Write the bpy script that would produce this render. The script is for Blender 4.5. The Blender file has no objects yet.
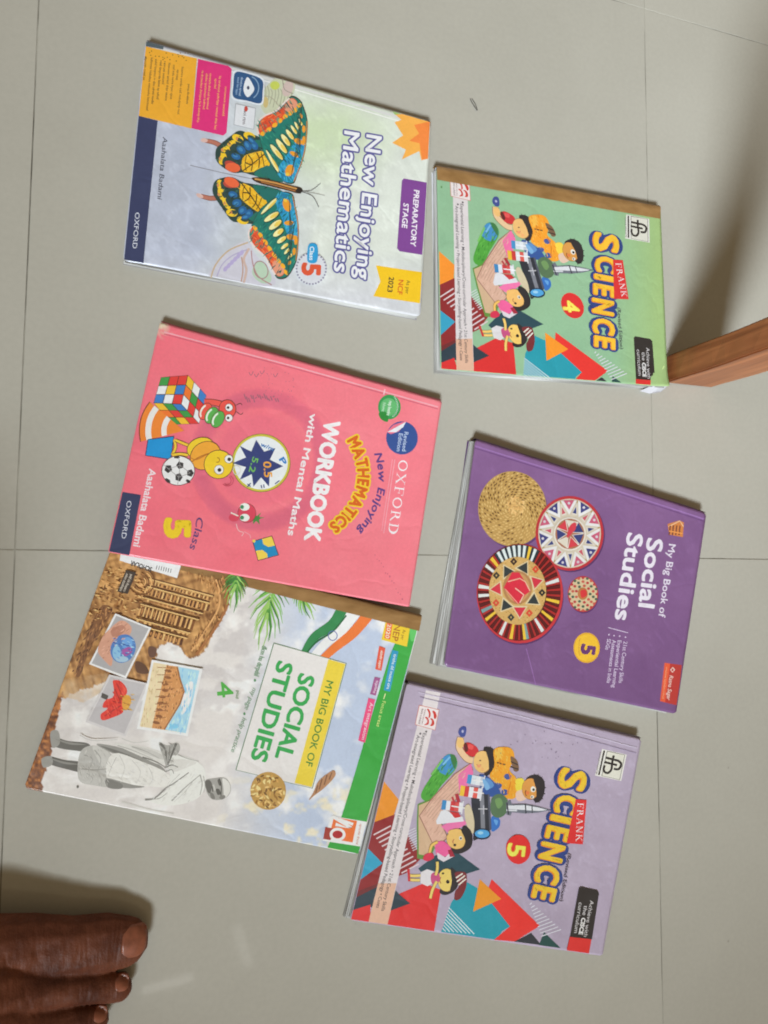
import bpy, bmesh, math, random
import numpy as np
from mathutils import Vector, Matrix
from mathutils.geometry import tessellate_polygon

random.seed(7)
SC = bpy.context.scene
COL = SC.collection

# ------------------------------------------------------------------ camera
W, H = 768.0, 1024.0
F = 745.0                       # focal length in pixels
CAM_H = 0.6436                  # camera height above the floor (m)
ROT = np.array([[0.94730408, 0.03033759, 0.31889592],
                [-0.00774825, 0.99738409, -0.07186758],
                [-0.32024201, 0.06560957, 0.94506108]])
def _c(v): return Vector((v[0], -v[1], -v[2]))
cd = bpy.data.cameras.new('camera'); cam = bpy.data.objects.new('camera', cd); COL.objects.link(cam)
r_, u_, b_ = _c(ROT[:, 0]), _c(-ROT[:, 1]), _c(-ROT[:, 2])
M = Matrix(((r_.x, u_.x, b_.x, 0), (r_.y, u_.y, b_.y, 0), (r_.z, u_.z, b_.z, CAM_H), (0, 0, 0, 1)))
cam.matrix_world = M
cd.sensor_fit = 'VERTICAL'; cd.sensor_height = 36.0; cd.sensor_width = 27.0
cd.lens = F / H * 36.0; cd.clip_start = 0.01; cd.clip_end = 50
SC.camera = cam

# ------------------------------------------------------------------ world and lamps
wd = bpy.data.worlds.new('World'); SC.world = wd; wd.use_nodes = True
bg = wd.node_tree.nodes['Background']
bg.inputs[0].default_value = (1.0, 0.75, 0.44, 1); bg.inputs[1].default_value = 0.24

def area(name, loc, target, sx, sy, power, col):
    l = bpy.data.lights.new(name, 'AREA'); l.shape = 'RECTANGLE'; l.size = sx; l.size_y = sy
    l.energy = power; l.color = col
    o = bpy.data.objects.new(name, l); COL.objects.link(o); o.location = loc
    d = Vector(target) - Vector(loc); o.rotation_euler = d.to_track_quat('-Z', 'Y').to_euler()
    return o
key = area('window_light', (-0.80, -2.9, 3.25), (0.55, 0.52, 0), 1.4, 1.0, 10.8, (0.86, 0.94, 0.99))
key.data.spread = math.radians(25)
area('cool_fill_light', (1.6, 4.2, 1.7), (0.4, 0.3, 0), 1.6, 1.3, 7, (0.72, 0.92, 1.0))  # added fill lamp that cools and brightens the far floor

def mirror_point(px, py, dist):
    p = ROT @ np.array([(px - W / 2) / F, (py - H / 2) / F, 1.0]); k = CAM_H / p[2]
    d = np.array([p[0], -p[1], p[2]]); d /= np.linalg.norm(d)
    return Vector((p[0] * k + d[0] * dist, -p[1] * k + d[1] * dist, d[2] * dist)), Vector(d)
def glint_strip(p0, p1, width, power):  # unseen strip lamp, added in the mirror direction to draw a floor glint
    a0, d0 = mirror_point(*p0, 1.9); a1, d1 = mirror_point(*p1, 1.9); c = (a0 + a1) / 2; ax = (a1 - a0); z = (d0 + d1).normalized()
    x = (ax - z * ax.dot(z)).normalized(); y = z.cross(x)
    o = area('glint_strip_light', c, c - z, ax.length, width, power, (1.0, 0.98, 0.92))
    o.rotation_euler = Matrix((x, y, z)).transposed().to_euler()
glint_strip((142, 991), (193, 977), 0.020, 0.026)
glint_strip((236, 926), (249, 966), 0.030, 0.017)
SC.view_settings.view_transform = 'Standard'; SC.view_settings.look = 'None'
SC.view_settings.exposure = 0.0; SC.view_settings.gamma = 1.0
try:
    SC.cycles.pixel_filter_type = 'BLACKMAN_HARRIS'; SC.cycles.filter_width = 1.9
except Exception: pass

# ------------------------------------------------------------------ helpers
def lin(c):
    out = []
    for v in c[:3]:
        v = v / 255.0
        out.append(v / 12.92 if v <= 0.04045 else ((v + 0.055) / 1.055) ** 2.4)
    return tuple(out)

def ground(px, py, z=0.0):
    """photo measurement -> point on the horizontal plane at height z"""
    d = ROT @ np.array([(px - W / 2) / F, (py - H / 2) / F, 1.0])
    k = (CAM_H - z) / d[2]
    return Vector((d[0] * k, -d[1] * k, z))

def link(name, me, mat=None, parent=None, loc=None):
    o = bpy.data.objects.new(name, me); COL.objects.link(o)
    if mat is not None and me is not None: me.materials.append(mat)
    if parent is not None: o.parent = parent
    if loc is not None: o.location = loc
    return o

def tag(o, label=None, cat=None, group=None, kind=None):
    if label: o['label'] = label
    if cat: o['category'] = cat
    if group: o['group'] = group
    if kind: o['kind'] = kind
    return o

def vnoise(x, y, seed=0):
    """smooth value noise in 0..1 (numpy arrays or floats)"""
    x = np.asarray(x, float); y = np.asarray(y, float)
    xi = np.floor(x).astype(np.int64); yi = np.floor(y).astype(np.int64)
    xf = x - xi; yf = y - yi
    xf = xf * xf * (3 - 2 * xf); yf = yf * yf * (3 - 2 * yf)
    def h(a, b):
        n = (a * 374761393 + b * 668265263 + seed * 1274126177) & 0xFFFFFFFF
        n = ((n ^ (n >> 13)) * 1274126177) & 0xFFFFFFFF
        return ((n ^ (n >> 16)) & 0xFFFF) / 65535.0
    return (h(xi, yi) * (1 - xf) + h(xi + 1, yi) * xf) * (1 - yf) + (h(xi, yi + 1) * (1 - xf) + h(xi + 1, yi + 1) * xf) * yf
def fbm(x, y, seed=0, oct=4):
    s = 0; a = .5; t = 0
    for i in range(oct):
        s = s + a * vnoise(x * 2 ** i, y * 2 ** i, seed + i); t += a; a *= .5
    return s / t

# ------------------------------------------------------------------ materials
def new_mat(name):
    m = bpy.data.materials.new(name); m.use_nodes = True
    nt = m.node_tree; b = nt.nodes['Principled BSDF']
    return m, nt, b
def N(nt, t, **kw):
    n = nt.nodes.new(t)
    for k, v in kw.items():
        if k.startswith('i_'):
            key = k[2:]
            n.inputs[int(key) if key.isdigit() else key.replace('_', ' ')].default_value = v
        else: setattr(n, k, v)
    return n

def mat_print():
    m, nt, b = new_mat('laminated_print'); L = nt.links.new
    at = N(nt, 'ShaderNodeAttribute', attribute_name='print_color')
    geo = N(nt, 'ShaderNodeNewGeometry')
    n1 = N(nt, 'ShaderNodeTexNoise', i_Scale=420.0, i_Detail=3.0)
    L(geo.outputs['Position'], n1.inputs['Vector'])
    r1 = N(nt, 'ShaderNodeMapRange', i_1=0.3, i_2=0.75, i_3=0.96, i_4=1.03)
    L(n1.outputs['Fac'], r1.inputs[0])
    n1b = N(nt, 'ShaderNodeTexNoise', i_Scale=38.0, i_Detail=4.0, i_Roughness=0.65)
    L(geo.outputs['Position'], n1b.inputs['Vector'])
    r1b = N(nt, 'ShaderNodeMapRange', i_1=0.3, i_2=0.7, i_3=0.97, i_4=1.025)
    L(n1b.outputs['Fac'], r1b.inputs[0])
    mm = N(nt, 'ShaderNodeMath', operation='MULTIPLY'); L(r1.outputs[0], mm.inputs[0]); L(r1b.outputs[0], mm.inputs[1])
    mx = N(nt, 'ShaderNodeMix', data_type='RGBA', blend_type='MULTIPLY', i_0=1.0)
    L(at.outputs['Color'], mx.inputs[6]); L(mm.outputs[0], mx.inputs[7])
    L(mx.outputs[2], b.inputs['Base Color'])
    # creases of the handled cover film
    n2 = N(nt, 'ShaderNodeTexNoise', i_Scale=11.0, i_Detail=3.0, i_Roughness=0.55, i_Distortion=0.8)
    L(geo.outputs['Position'], n2.inputs['Vector'])
    v = N(nt, 'ShaderNodeTexVoronoi', feature='DISTANCE_TO_EDGE', i_Scale=17.0)
    ad = N(nt, 'ShaderNodeMix', data_type='VECTOR', i_0=0.06)
    L(geo.outputs['Position'], ad.inputs[4]); L(n2.outputs['Color'], ad.inputs[5]); L(ad.outputs[1], v.inputs['Vector'])
    vr = N(nt, 'ShaderNodeMapRange', i_1=0.0, i_2=0.06, i_3=0.0, i_4=1.0); L(v.outputs['Distance'], vr.inputs[0])
    bp = N(nt, 'ShaderNodeBump', i_Strength=0.35, i_Distance=0.004); L(n2.outputs['Fac'], bp.inputs['Height'])
    bp2 = N(nt, 'ShaderNodeBump', i_Strength=0.15, i_Distance=0.0010); L(vr.outputs[0], bp2.inputs['Height']); L(bp.outputs[0], bp2.inputs['Normal'])
    L(bp2.outputs[0], b.inputs['Normal'])
    rr = N(nt, 'ShaderNodeMapRange', i_1=0.3, i_2=0.7, i_3=0.36, i_4=0.55); L(n1b.outputs['Fac'], rr.inputs[0])
    L(rr.outputs[0], b.inputs['Roughness']); b.inputs['Specular IOR Level'].default_value = 0.5; b.inputs['Coat Weight'].default_value = 0.5; b.inputs['Coat Roughness'].default_value = 0.22
    return m
M_PRINT = mat_print()

def mat_pages():
    m, nt, b = new_mat('page_edges'); L = nt.links.new
    geo = N(nt, 'ShaderNodeNewGeometry')
    mp = N(nt, 'ShaderNodeMapping'); mp.inputs['Scale'].default_value = (10, 10, 1100)
    L(geo.outputs['Position'], mp.inputs['Vector'])
    n = N(nt, 'ShaderNodeTexNoise', i_Scale=1.0, i_Detail=2.0); L(mp.outputs[0], n.inputs['Vector'])
    cr = N(nt, 'ShaderNodeValToRGB'); cr.color_ramp.elements[0].position = .32; cr.color_ramp.elements[1].position = .66
    cr.color_ramp.elements[0].color = (*lin((125, 122, 116)), 1); cr.color_ramp.elements[1].color = (*lin((212, 212, 210)), 1)
    L(n.outputs['Fac'], cr.inputs[0]); L(cr.outputs[0], b.inputs['Base Color'])
    bp = N(nt, 'ShaderNodeBump', i_Strength=0.5, i_Distance=0.0004); L(n.outputs['Fac'], bp.inputs['Height']); L(bp.outputs[0], b.inputs['Normal'])
    b.inputs['Roughness'].default_value = 0.8; b.inputs['Specular IOR Level'].default_value = 0.2
    return m
M_PAGES = mat_pages()

def mat_tape():
    m, nt, b = new_mat('brown_packing_tape'); L = nt.links.new
    geo = N(nt, 'ShaderNodeNewGeometry')
    mp = N(nt, 'ShaderNodeMapping'); mp.inputs['Scale'].default_value = (55, 120, 60); mp.inputs['Rotation'].default_value = (0, 0, 0.12)
    L(geo.outputs['Position'], mp.inputs['Vector'])
    n = N(nt, 'ShaderNodeTexNoise', i_Scale=1.0, i_Detail=4.0); L(mp.outputs[0], n.inputs['Vector'])
    cr = N(nt, 'ShaderNodeValToRGB'); cr.color_ramp.elements[0].position = .3; cr.color_ramp.elements[1].position = .75
    cr.color_ramp.elements[0].color = (*lin((134, 99, 58)), 1); cr.color_ramp.elements[1].color = (*lin((164, 126, 80)), 1)
    L(n.outputs['Fac'], cr.inputs[0]); L(cr.outputs[0], b.inputs['Base Color'])
    bp = N(nt, 'ShaderNodeBump', i_Strength=0.4, i_Distance=0.0008); L(n.outputs['Fac'], bp.inputs['Height']); L(bp.outputs[0], b.inputs['Normal'])
    b.inputs['Roughness'].default_value = 0.38
    return m
M_TAPE = mat_tape()

def mat_tile():
    m, nt, b = new_mat('vitrified_tile'); L = nt.links.new
    geo = N(nt, 'ShaderNodeNewGeometry'); oi = N(nt, 'ShaderNodeObjectInfo')
    n = N(nt, 'ShaderNodeTexNoise', i_Scale=3.2, i_Detail=5.0, i_Roughness=0.6); L(geo.outputs['Position'], n.inputs['Vector'])
    n2 = N(nt, 'ShaderNodeTexNoise', i_Scale=230.0, i_Detail=2.0); L(geo.outputs['Position'], n2.inputs['Vector'])
    cr = N(nt, 'ShaderNodeValToRGB'); cr.color_ramp.elements[0].position = .3; cr.color_ramp.elements[1].position = .7
    cr.color_ramp.elements[0].color = (*lin((173, 170, 160)), 1); cr.color_ramp.elements[1].color = (*lin((183, 180, 170)), 1)
    L(n.outputs['Fac'], cr.inputs[0])
    r = N(nt, 'ShaderNodeMapRange', i_1=0.3, i_2=0.7, i_3=0.975, i_4=1.02); L(n2.outputs['Fac'], r.inputs[0])
    r2 = N(nt, 'ShaderNodeMapRange', i_1=0.0, i_2=1.0, i_3=0.97, i_4=1.02); L(oi.outputs['Random'], r2.inputs[0])
    mu = N(nt, 'ShaderNodeMath', operation='MULTIPLY'); L(r.outputs[0], mu.inputs[0]); L(r2.outputs[0], mu.inputs[1])
    # specks of grit
    v = N(nt, 'ShaderNodeTexVoronoi', i_Scale=15.0); L(geo.outputs['Position'], v.inputs['Vector'])
    vr = N(nt, 'ShaderNodeMapRange', i_1=0.012, i_2=0.028, i_3=0.75, i_4=1.0); L(v.outputs['Distance'], vr.inputs[0])
    mu2 = N(nt, 'ShaderNodeMath', operation='MULTIPLY'); L(mu.outputs[0], mu2.inputs[0]); L(vr.outputs[0], mu2.inputs[1])
    mx = N(nt, 'ShaderNodeMix', data_type='RGBA', blend_type='MULTIPLY', i_0=1.0); L(cr.outputs[0], mx.inputs[6]); L(mu2.outputs[0], mx.inputs[7])
    L(mx.outputs[2], b.inputs['Base Color'])
    rr = N(nt, 'ShaderNodeMapRange', i_1=0.3, i_2=0.7, i_3=0.13, i_4=0.20); L(n.outputs['Fac'], rr.inputs[0]); L(rr.outputs[0], b.inputs['Roughness'])
    b.inputs['Specular IOR Level'].default_value = 0.5
    b.inputs['Coat Weight'].default_value = 0.6; b.inputs['Coat Roughness'].default_value = 0.045
    bp = N(nt, 'ShaderNodeBump', i_Strength=0.04, i_Distance=0.001); L(n2.outputs['Fac'], bp.inputs['Height']); L(bp.outputs[0], b.inputs['Normal'])
    return m
M_TILE = mat_tile()

def mat_plain(name, c, rough=0.7, noise=0.15, scale=60, spec=0.3):
    m, nt, b = new_mat(name); L = nt.links.new
    geo = N(nt, 'ShaderNodeNewGeometry')
    n = N(nt, 'ShaderNodeTexNoise', i_Scale=float(scale), i_Detail=4.0); L(geo.outputs['Position'], n.inputs['Vector'])
    r = N(nt, 'ShaderNodeMapRange', i_1=0.3, i_2=0.7, i_3=1 - noise, i_4=1 + noise); L(n.outputs['Fac'], r.inputs[0])
    mx = N(nt, 'ShaderNodeMix', data_type='RGBA', blend_type='MULTIPLY', i_0=1.0); mx.inputs[6].default_value = (*lin(c), 1)
    L(r.outputs[0], mx.inputs[7]); L(mx.outputs[2], b.inputs['Base Color'])
    b.inputs['Roughness'].default_value = rough; b.inputs['Specular IOR Level'].default_value = spec
    return m
def mat_grout():
    m, nt, b = new_mat('grout'); L = nt.links.new; geo = N(nt, 'ShaderNodeNewGeometry')
    n = N(nt, 'ShaderNodeTexNoise', i_Scale=6.5, i_Detail=4.0, i_Roughness=.65); L(geo.outputs['Position'], n.inputs['Vector'])
    cr = N(nt, 'ShaderNodeValToRGB'); cr.color_ramp.elements[0].position = .40; cr.color_ramp.elements[1].position = .60
    cr.color_ramp.elements[0].color = (*lin((84, 80, 70)), 1); cr.color_ramp.elements[1].color = (*lin((168, 164, 152)), 1)
    L(n.outputs['Fac'], cr.inputs[0]); L(cr.outputs[0], b.inputs['Base Color']); b.inputs['Roughness'].default_value = .9
    return m
M_GROUT = mat_grout()

def mat_wood():
    m, nt, b = new_mat('varnished_wood'); L = nt.links.new
    tc = N(nt, 'ShaderNodeTexCoord')
    mp = N(nt, 'ShaderNodeMapping'); mp.inputs['Scale'].default_value = (90, 90, 5)
    L(tc.outputs['Object'], mp.inputs['Vector'])
    n = N(nt, 'ShaderNodeTexNoise', i_Scale=1.0, i_Detail=5.0, i_Distortion=1.2); L(mp.outputs[0], n.inputs['Vector'])
    cr = N(nt, 'ShaderNodeValToRGB'); cr.color_ramp.elements[0].position = .25; cr.color_ramp.elements[1].position = .8
    cr.color_ramp.elements[0].color = (*lin((112, 58, 28)), 1); cr.color_ramp.elements[1].color = (*lin((180, 114, 70)), 1)
    L(n.outputs['Fac'], cr.inputs[0]); L(cr.outputs[0], b.inputs['Base Color'])
    b.inputs['Roughness'].default_value = 0.4
    bp = N(nt, 'ShaderNodeBump', i_Strength=0.25, i_Distance=0.0006); L(n.outputs['Fac'], bp.inputs['Height']); L(bp.outputs[0], b.inputs['Normal'])
    return m
M_WOOD = mat_wood()

# ------------------------------------------------------------------ floor of square tiles
X0, Y0, TS, GAP = -0.0864, 0.01055, 0.6, 0.0009
floor = link('floor', None); floor.empty_display_size = 0.1
tag(floor, kind='structure')
bm = bmesh.new()
bmesh.ops.create_grid(bm, x_segments=1, y_segments=1, size=1.9)
for v in bm.verts: v.co += Vector((0.2, 0.0, -0.0006))
me = bpy.data.meshes.new('grout_bed'); bm.to_mesh(me); bm.free()
link('grout_bed', me, M_GROUT, floor)
bm = bmesh.new(); bmesh.ops.create_cube(bm, size=1.0)
for v in bm.verts: v.co = Vector((v.co.x * (TS - GAP), v.co.y * (TS - GAP), v.co.z * 0.008 - 0.004))
bmesh.ops.bevel(bm, geom=[e for e in bm.edges if all(v.co.z > -0.001 for v in e.verts)], offset=0.00025, segments=2, affect='EDGES')
tile_me = bpy.data.meshes.new('tile'); bm.to_mesh(tile_me); bm.free(); tile_me.materials.append(M_TILE)
for i in range(-2, 4):
    for j in range(-3, 3):
        o = link('tile', tile_me, None, floor)
        o.location = (X0 + (i + .5) * TS, Y0 + (j + .5) * TS, random.uniform(-0.0002, 0.0))

# ------------------------------------------------------------------ books: covers, pages and print
LAYER = 0.00001
def inpoly(x, y, poly):
    ins = np.zeros(len(x), bool); n = len(poly)
    for i in range(n):
        x1, y1 = poly[i]; x2, y2 = poly[(i + 1) % n]
        cnd = (y1 > y) != (y2 > y); xi = (x2 - x1) * (y - y1) / ((y2 - y1) if y2 != y1 else 1e-9) + x1
        ins ^= cnd & (x < xi)
    return ins
class Crop:
    def __init__(s, x, y, k): s.x, s.y, s.k = x, y, k
    def __call__(s, p): return (s.x + p[0] / s.k, s.y + p[1] / s.k)
PX = Crop(0, 0, 1.0)

class Book:
    def __init__(s, quad, t, label, base, lift=(0, 0, 0, 0), warp=0.0006, seed=0, name='textbook', remap=None, gain=1.0):
        s.t, s.lift, s.warp, s.seed, s.remap = t, lift, warp, seed, remap
        s.quad_px = quad; s.gain = gain
        c = [ground(q[0], q[1], t + l) for q, l in zip(quad, lift)]
        s.c = c
        # plane through the lifted corners (least squares, exact for a plain tilt)
        A = np.array([[p.x, p.y, 1] for p in c]); s.pl = np.linalg.lstsq(A, np.array([p.z for p in c]), rcond=None)[0]
        s.o = Vector((sum(p.x for p in c) / 4, sum(p.y for p in c) / 4, 0))
        s.root = link(name, None, loc=s.o); s.root.empty_display_size = 0.05
        tag(s.root, label, 'book')
        s.base = base
        s.boxes = []
        s.cover = None; s.art = None; s.pieces = {}
        # clip polygon in photo pixels, a hair inside the cover
        q = np.array(quad, float); m = q.mean(0)
        s.clipq = [tuple(p + (m - p) / np.linalg.norm(m - p) * 1.2) for p in q]
    def plane(s, x, y): return s.pl[0] * x + s.pl[1] * y + s.pl[2]
    def bump(s, x, y):
        k = s.seed * 1.7
        return s.warp * (math.sin(x * 21 + k) * math.cos(y * 17 - k) + .6 * math.sin((x + y) * 14 + 2 * k))
    def world(s, px, py, extra=0.0):
        z = s.t
        for i in range(4):
            p = ground(px, py, z); z = s.plane(p.x, p.y) + s.bump(p.x, p.y)
        return p.x, p.y, z
    def T(s, crop, pts):
        out = [crop(p) for p in pts]
        if s.remap is not None:
            out = [s.remap(p) for p in out]
        return out

def clip_convex(poly, clip):
    area = sum(clip[i][0] * clip[(i + 1) % len(clip)][1] - clip[(i + 1) % len(clip)][0] * clip[i][1] for i in range(len(clip)))
    sg = 1 if area > 0 else -1
    out = list(poly)
    for i in range(len(clip)):
        a, b = clip[i], clip[(i + 1) % len(clip)]
        def side(p): return sg * ((b[0] - a[0]) * (p[1] - a[1]) - (b[1] - a[1]) * (p[0] - a[0]))
        inp, out = out, []
        for j in range(len(inp)):
            p, q = inp[j], inp[(j + 1) % len(inp)]
            sp, sq = side(p), side(q)
            if sp >= 0: out.append(p)
            if (sp >= 0) != (sq >= 0):
                t = sp / (sp - sq); out.append((p[0] + (q[0] - p[0]) * t, p[1] + (q[1] - p[1]) * t))
        if not out: return []
    return out

def refine(verts, tris, maxlen):
    """split triangles until no edge is longer than maxlen (photo pixels)"""
    verts = list(verts); work = list(tris)
    for it in range(8):
        cache = {}; nxt = []; changed = False
        def mid(a, b):
            k = (a, b) if a < b else (b, a)
            if k not in cache:
                verts.append(((verts[a][0] + verts[b][0]) / 2, (verts[a][1] + verts[b][1]) / 2)); cache[k] = len(verts) - 1
            return cache[k]
        def long_(a, b): return math.hypot(verts[a][0] - verts[b][0], verts[a][1] - verts[b][1]) > maxlen
        for (a, b, c) in work:
            ls = (long_(a, b), long_(b, c), long_(c, a)); n = sum(ls)
            if n == 0: nxt.append((a, b, c)); continue
            changed = True
            while not ls[0]: a, b, c = b, c, a; ls = ls[1:] + ls[:1]
            if n == 3:
                x, y, z = mid(a, b), mid(b, c), mid(c, a); nxt += [(a, x, z), (x, b, y), (z, y, c), (x, y, z)]
            elif n == 1:
                x = mid(a, b); nxt += [(a, x, c), (x, b, c)]
            else:
                if ls[1]:
                    x, y = mid(a, b), mid(b, c); nxt += [(a, x, c), (x, y, c), (x, b, y)]
                else:
                    x, z = mid(a, b), mid(c, a); nxt += [(a, x, z), (x, b, z), (z, b, c)]
        work = nxt
        if not changed: break
    return verts, work

class Art:
    """one printed element (title, picture, badge ...) lying on a cover"""
    def __init__(s, book, name, label=None):
        s.b, s.name, s.label = book, name, label
        s.v, s.f, s.col = [], [], []
    def _layer(s, pts):
        x0 = min(p[0] for p in pts); x1 = max(p[0] for p in pts); y0 = min(p[1] for p in pts); y1 = max(p[1] for p in pts)
        l = 1
        for (a, b, c, d, k) in s.b.boxes:
            if a < x1 and b > x0 and c < y1 and d > y0 and k >= l: l = k + 1
        s.b.boxes.append((x0, x1, y0, y1, l))
        return l
    def raw(s, verts, tris, color, layer=None, steps=None):
        if not tris: return
        if layer is None: layer = s._layer(verts)
        if steps is None: verts, tris = refine(verts, tris, 9.0)
        base = len(s.v); o = s.b.o
        for iv, (x, y) in enumerate(verts):
            wx, wy, wz = s.b.world(x, y)
            s.v.append((wx - o.x, wy - o.y, wz + layer * LAYER + (0 if steps is None else (iv // steps[0]) % 24 * 4e-7)))
        c = tuple(min(.86, v * s.b.gain) for v in lin(color))
        for t in tris:
            a, b_, c_ = (Vector(s.v[base + i]) for i in t)
            if (b_ - a).cross(c_ - a).z < 0: t = (t[0], t[2], t[1])
            s.f.append(tuple(base + i for i in t)); s.col.append(c)
    def poly(s, crop, pts, color, clip=True):
        pts = s.b.T(crop, pts)
        if clip: pts = clip_convex(pts, s.b.clipq)
        if len(pts) < 3: return s
        tr = tessellate_polygon([[Vector((p[0], p[1], 0)) for p in pts]])
        s.raw(pts, [tuple(t) for t in tr], color); return s
    def blob(s, crop, pts, color, n=5):
        return s.poly(crop, smooth(pts, n), color)
    def ell(s, crop, cx, cy, rx, ry=None, color=(0, 0, 0), rot=0.0, n=26, a0=0, a1=360):
        ry = ry or rx; c, sn = math.cos(math.radians(rot)), math.sin(math.radians(rot))
        pts = []
        full = abs(a1 - a0) >= 360
        for i in range(n if full else n + 1):
            a = math.radians(a0 + (a1 - a0) * i / n); x, y = rx * math.cos(a), ry * math.sin(a)
            pts.append((cx + x * c - y * sn, cy + x * sn + y * c))
        return s.poly(crop, pts, color)
    def ring(s, crop, cx, cy, rx, ry, w, color, a0=0, a1=360, n=40, rot=0.0):
        c, sn = math.cos(math.radians(rot)), math.sin(math.radians(rot)); pts = []; k = (n if abs(a1 - a0) >= 360 else n + 1)
        for i in range(k):
            a = math.radians(a0 + (a1 - a0) * i / n)
            for f in (0, 1):
                x, y = (rx - w * f) * math.cos(a), (ry - w * f) * math.sin(a); pts.append((cx + x * c - y * sn, cy + x * sn + y * c))
        pts = s.b.T(crop, pts); tr = []
        for i in range(k if abs(a1 - a0) >= 360 else k - 1):
            a, b, c2, d = 2 * i, 2 * i + 1, (2 * i + 2) % (2 * k), (2 * i + 3) % (2 * k); tr += [(a, b, d), (a, d, c2)]
        s.raw(pts, tr, color); return s
    def line(s, crop, pts, w, color, w1=None, round_=False):
        if w1 is None: w1 = w
        n = len(pts); L, R = [], []
        for i, p in enumerate(pts):
            a = pts[max(i - 1, 0)]; b = pts[min(i + 1, n - 1)]
            dx, dy = b[0] - a[0], b[1] - a[1]; d = math.hypot(dx, dy) or 1
            ww = (w + (w1 - w) * i / max(n - 1, 1)) / 2; nx, ny = -dy / d * ww, dx / d * ww
            L.append((p[0] + nx, p[1] + ny)); R.append((p[0] - nx, p[1] - ny))
        v = s.b.T(crop, L + R); tr = []
        for i in range(n - 1): tr += [(i, i + 1, n + i + 1), (i, n + i + 1, n + i)]
        s.raw(v, tr, color)
        if round_:
            for p, ww in ((pts[0], w), (pts[-1], w1)): s.ell(crop, p[0], p[1], ww / 2, ww / 2, color, n=10)
        return s
    def outline(s, crop, pts, w, color):
        return s.line(crop, list(pts) + [pts[0]], w, color)
    def text(s, crop, txt, p0, p1, h, color, bold=0.0, shear=0.0, outline=None, bend=0.0, serif=False, gap=0.0):
        """txt runs from p0 to p1 (baseline), cap height h, all in crop pixels"""
        items = []
        if outline:
            for (ow, oc) in outline: items.append((bold + ow, oc))
        items.append((bold, color))
        v0, t0, x0, x1 = glyphs(txt, 0.0, serif); x0 -= bold * .8; x1 += bold * .8
        ux, uy = p1[0] - p0[0], p1[1] - p0[1]; Ln = math.hypot(ux, uy); ux /= Ln; uy /= Ln; nx, ny = uy, -ux
        sx = Ln / max(x1 - x0, 1e-6); sy = h / CAP
        for off, c in items:
            if off > .008 and not serif:   # heavier weight: the outline swept round a small circle gives round joins
                v_, t_, _, _ = glyphs(txt, 0.0, serif); nd = 8 if off < .03 else (12 if off < .09 else 24); kx = off * sy / sx; kk = len(v_); v = []; t = []
                for q in range(nd):
                    an = 2 * math.pi * q / nd; v += [(x + kx * math.cos(an), y + off * math.sin(an)) for (x, y) in v_]; t += [tuple(i + kk * q for i in f) for f in t_]
                v += v_; t += [tuple(i + kk * nd for i in f) for f in t_]; steps = (kk, nd + 1)
            else:
                v, t, _, _ = glyphs(txt, off, serif); steps = None
            pts = []
            for (x, y) in v:
                a = (x - x0) * sx + shear * y * sy; b = y * sy
                if bend:
                    q = (x - x0) / (x1 - x0) * 2 - 1; hb = bend * (1 - q * q); sl = -2 * bend * q / (Ln / 2)
                    a, b = a - b * sl * .8, b * (1 - .2 * abs(sl)) + hb
                pts.append((p0[0] + ux * a + nx * b, p0[1] + uy * a + ny * b))
            s.raw(s.b.T(crop, pts), t, c, steps=steps)
        return s
    def scribble(s, crop, p0, p1, h, color, words=4):
        """print too small to read: word-like runs of tiny strokes"""
        ux, uy = p1[0] - p0[0], p1[1] - p0[1]; Ln = math.hypot(ux, uy); ux /= Ln; uy /= Ln; nx, ny = uy, -ux
        rw = random.Random(int(p0[0] * 31 + p0[1] * 17)); txt = ''
        while len(txt) * h * .62 < Ln: txt += ''.join(rw.choice('aeionrstlcmudhp') for _ in range(rw.randint(2, 9))) + ' '
        return s.text(crop, txt.strip(), p0, p1, h * .95, color, bold=.012)
    def hatch(s, crop, poly, n, ln, w, ang, cols, seed=1, jit=.25):
        """short brush-like printed strokes inside an outline"""
        r = random.Random(seed); x0 = min(p[0] for p in poly); x1 = max(p[0] for p in poly); y0 = min(p[1] for p in poly); y1 = max(p[1] for p in poly)
        px = np.array([r.uniform(x0, x1) for _ in range(n * 3)]); py = np.array([r.uniform(y0, y1) for _ in range(n * 3)]); ok = inpoly(px, py, poly)
        pts = [(a, b) for a, b, k in zip(px, py, ok) if k][:n]; per = max(1, len(pts) // len(cols))
        for ci, c in enumerate(cols):
            V, T = [], []
            for (a, b) in pts[ci * per:(ci + 1) * per]:
                t = ang + r.uniform(-jit, jit); l = ln * r.uniform(.5, 1.2) / 2; ww = w * r.uniform(.6, 1.2) / 2; dx, dy = math.cos(t), math.sin(t); k = len(V)
                V += [(a - dx * l, b - dy * l), (a - dy * ww, b + dx * ww), (a + dx * l, b + dy * l), (a + dy * ww, b - dx * ww)]; T += [(k, k + 1, k + 2), (k, k + 2, k + 3)]
            if T: s.raw(s.b.T(crop, V), T, c, steps=(4, 24))
        return s
    def done(s, parent=None, kind=None):
        if not s.f: return None
        me = bpy.data.meshes.new(s.name); me.from_pydata(s.v, [], s.f)
        at = me.color_attributes.new('print_color', 'FLOAT_COLOR', 'CORNER')
        buf = np.ones((len(me.loops), 4), np.float32); buf[:, :3] = np.repeat(np.array(s.col, np.float32), 3, axis=0)
        at.data.foreach_set('color', buf.ravel())
        o = link(s.name, me, M_PRINT, parent or s.b.cover)
        if s.label: o['label'] = s.label
        if kind: o['kind'] = kind
        return o

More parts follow.
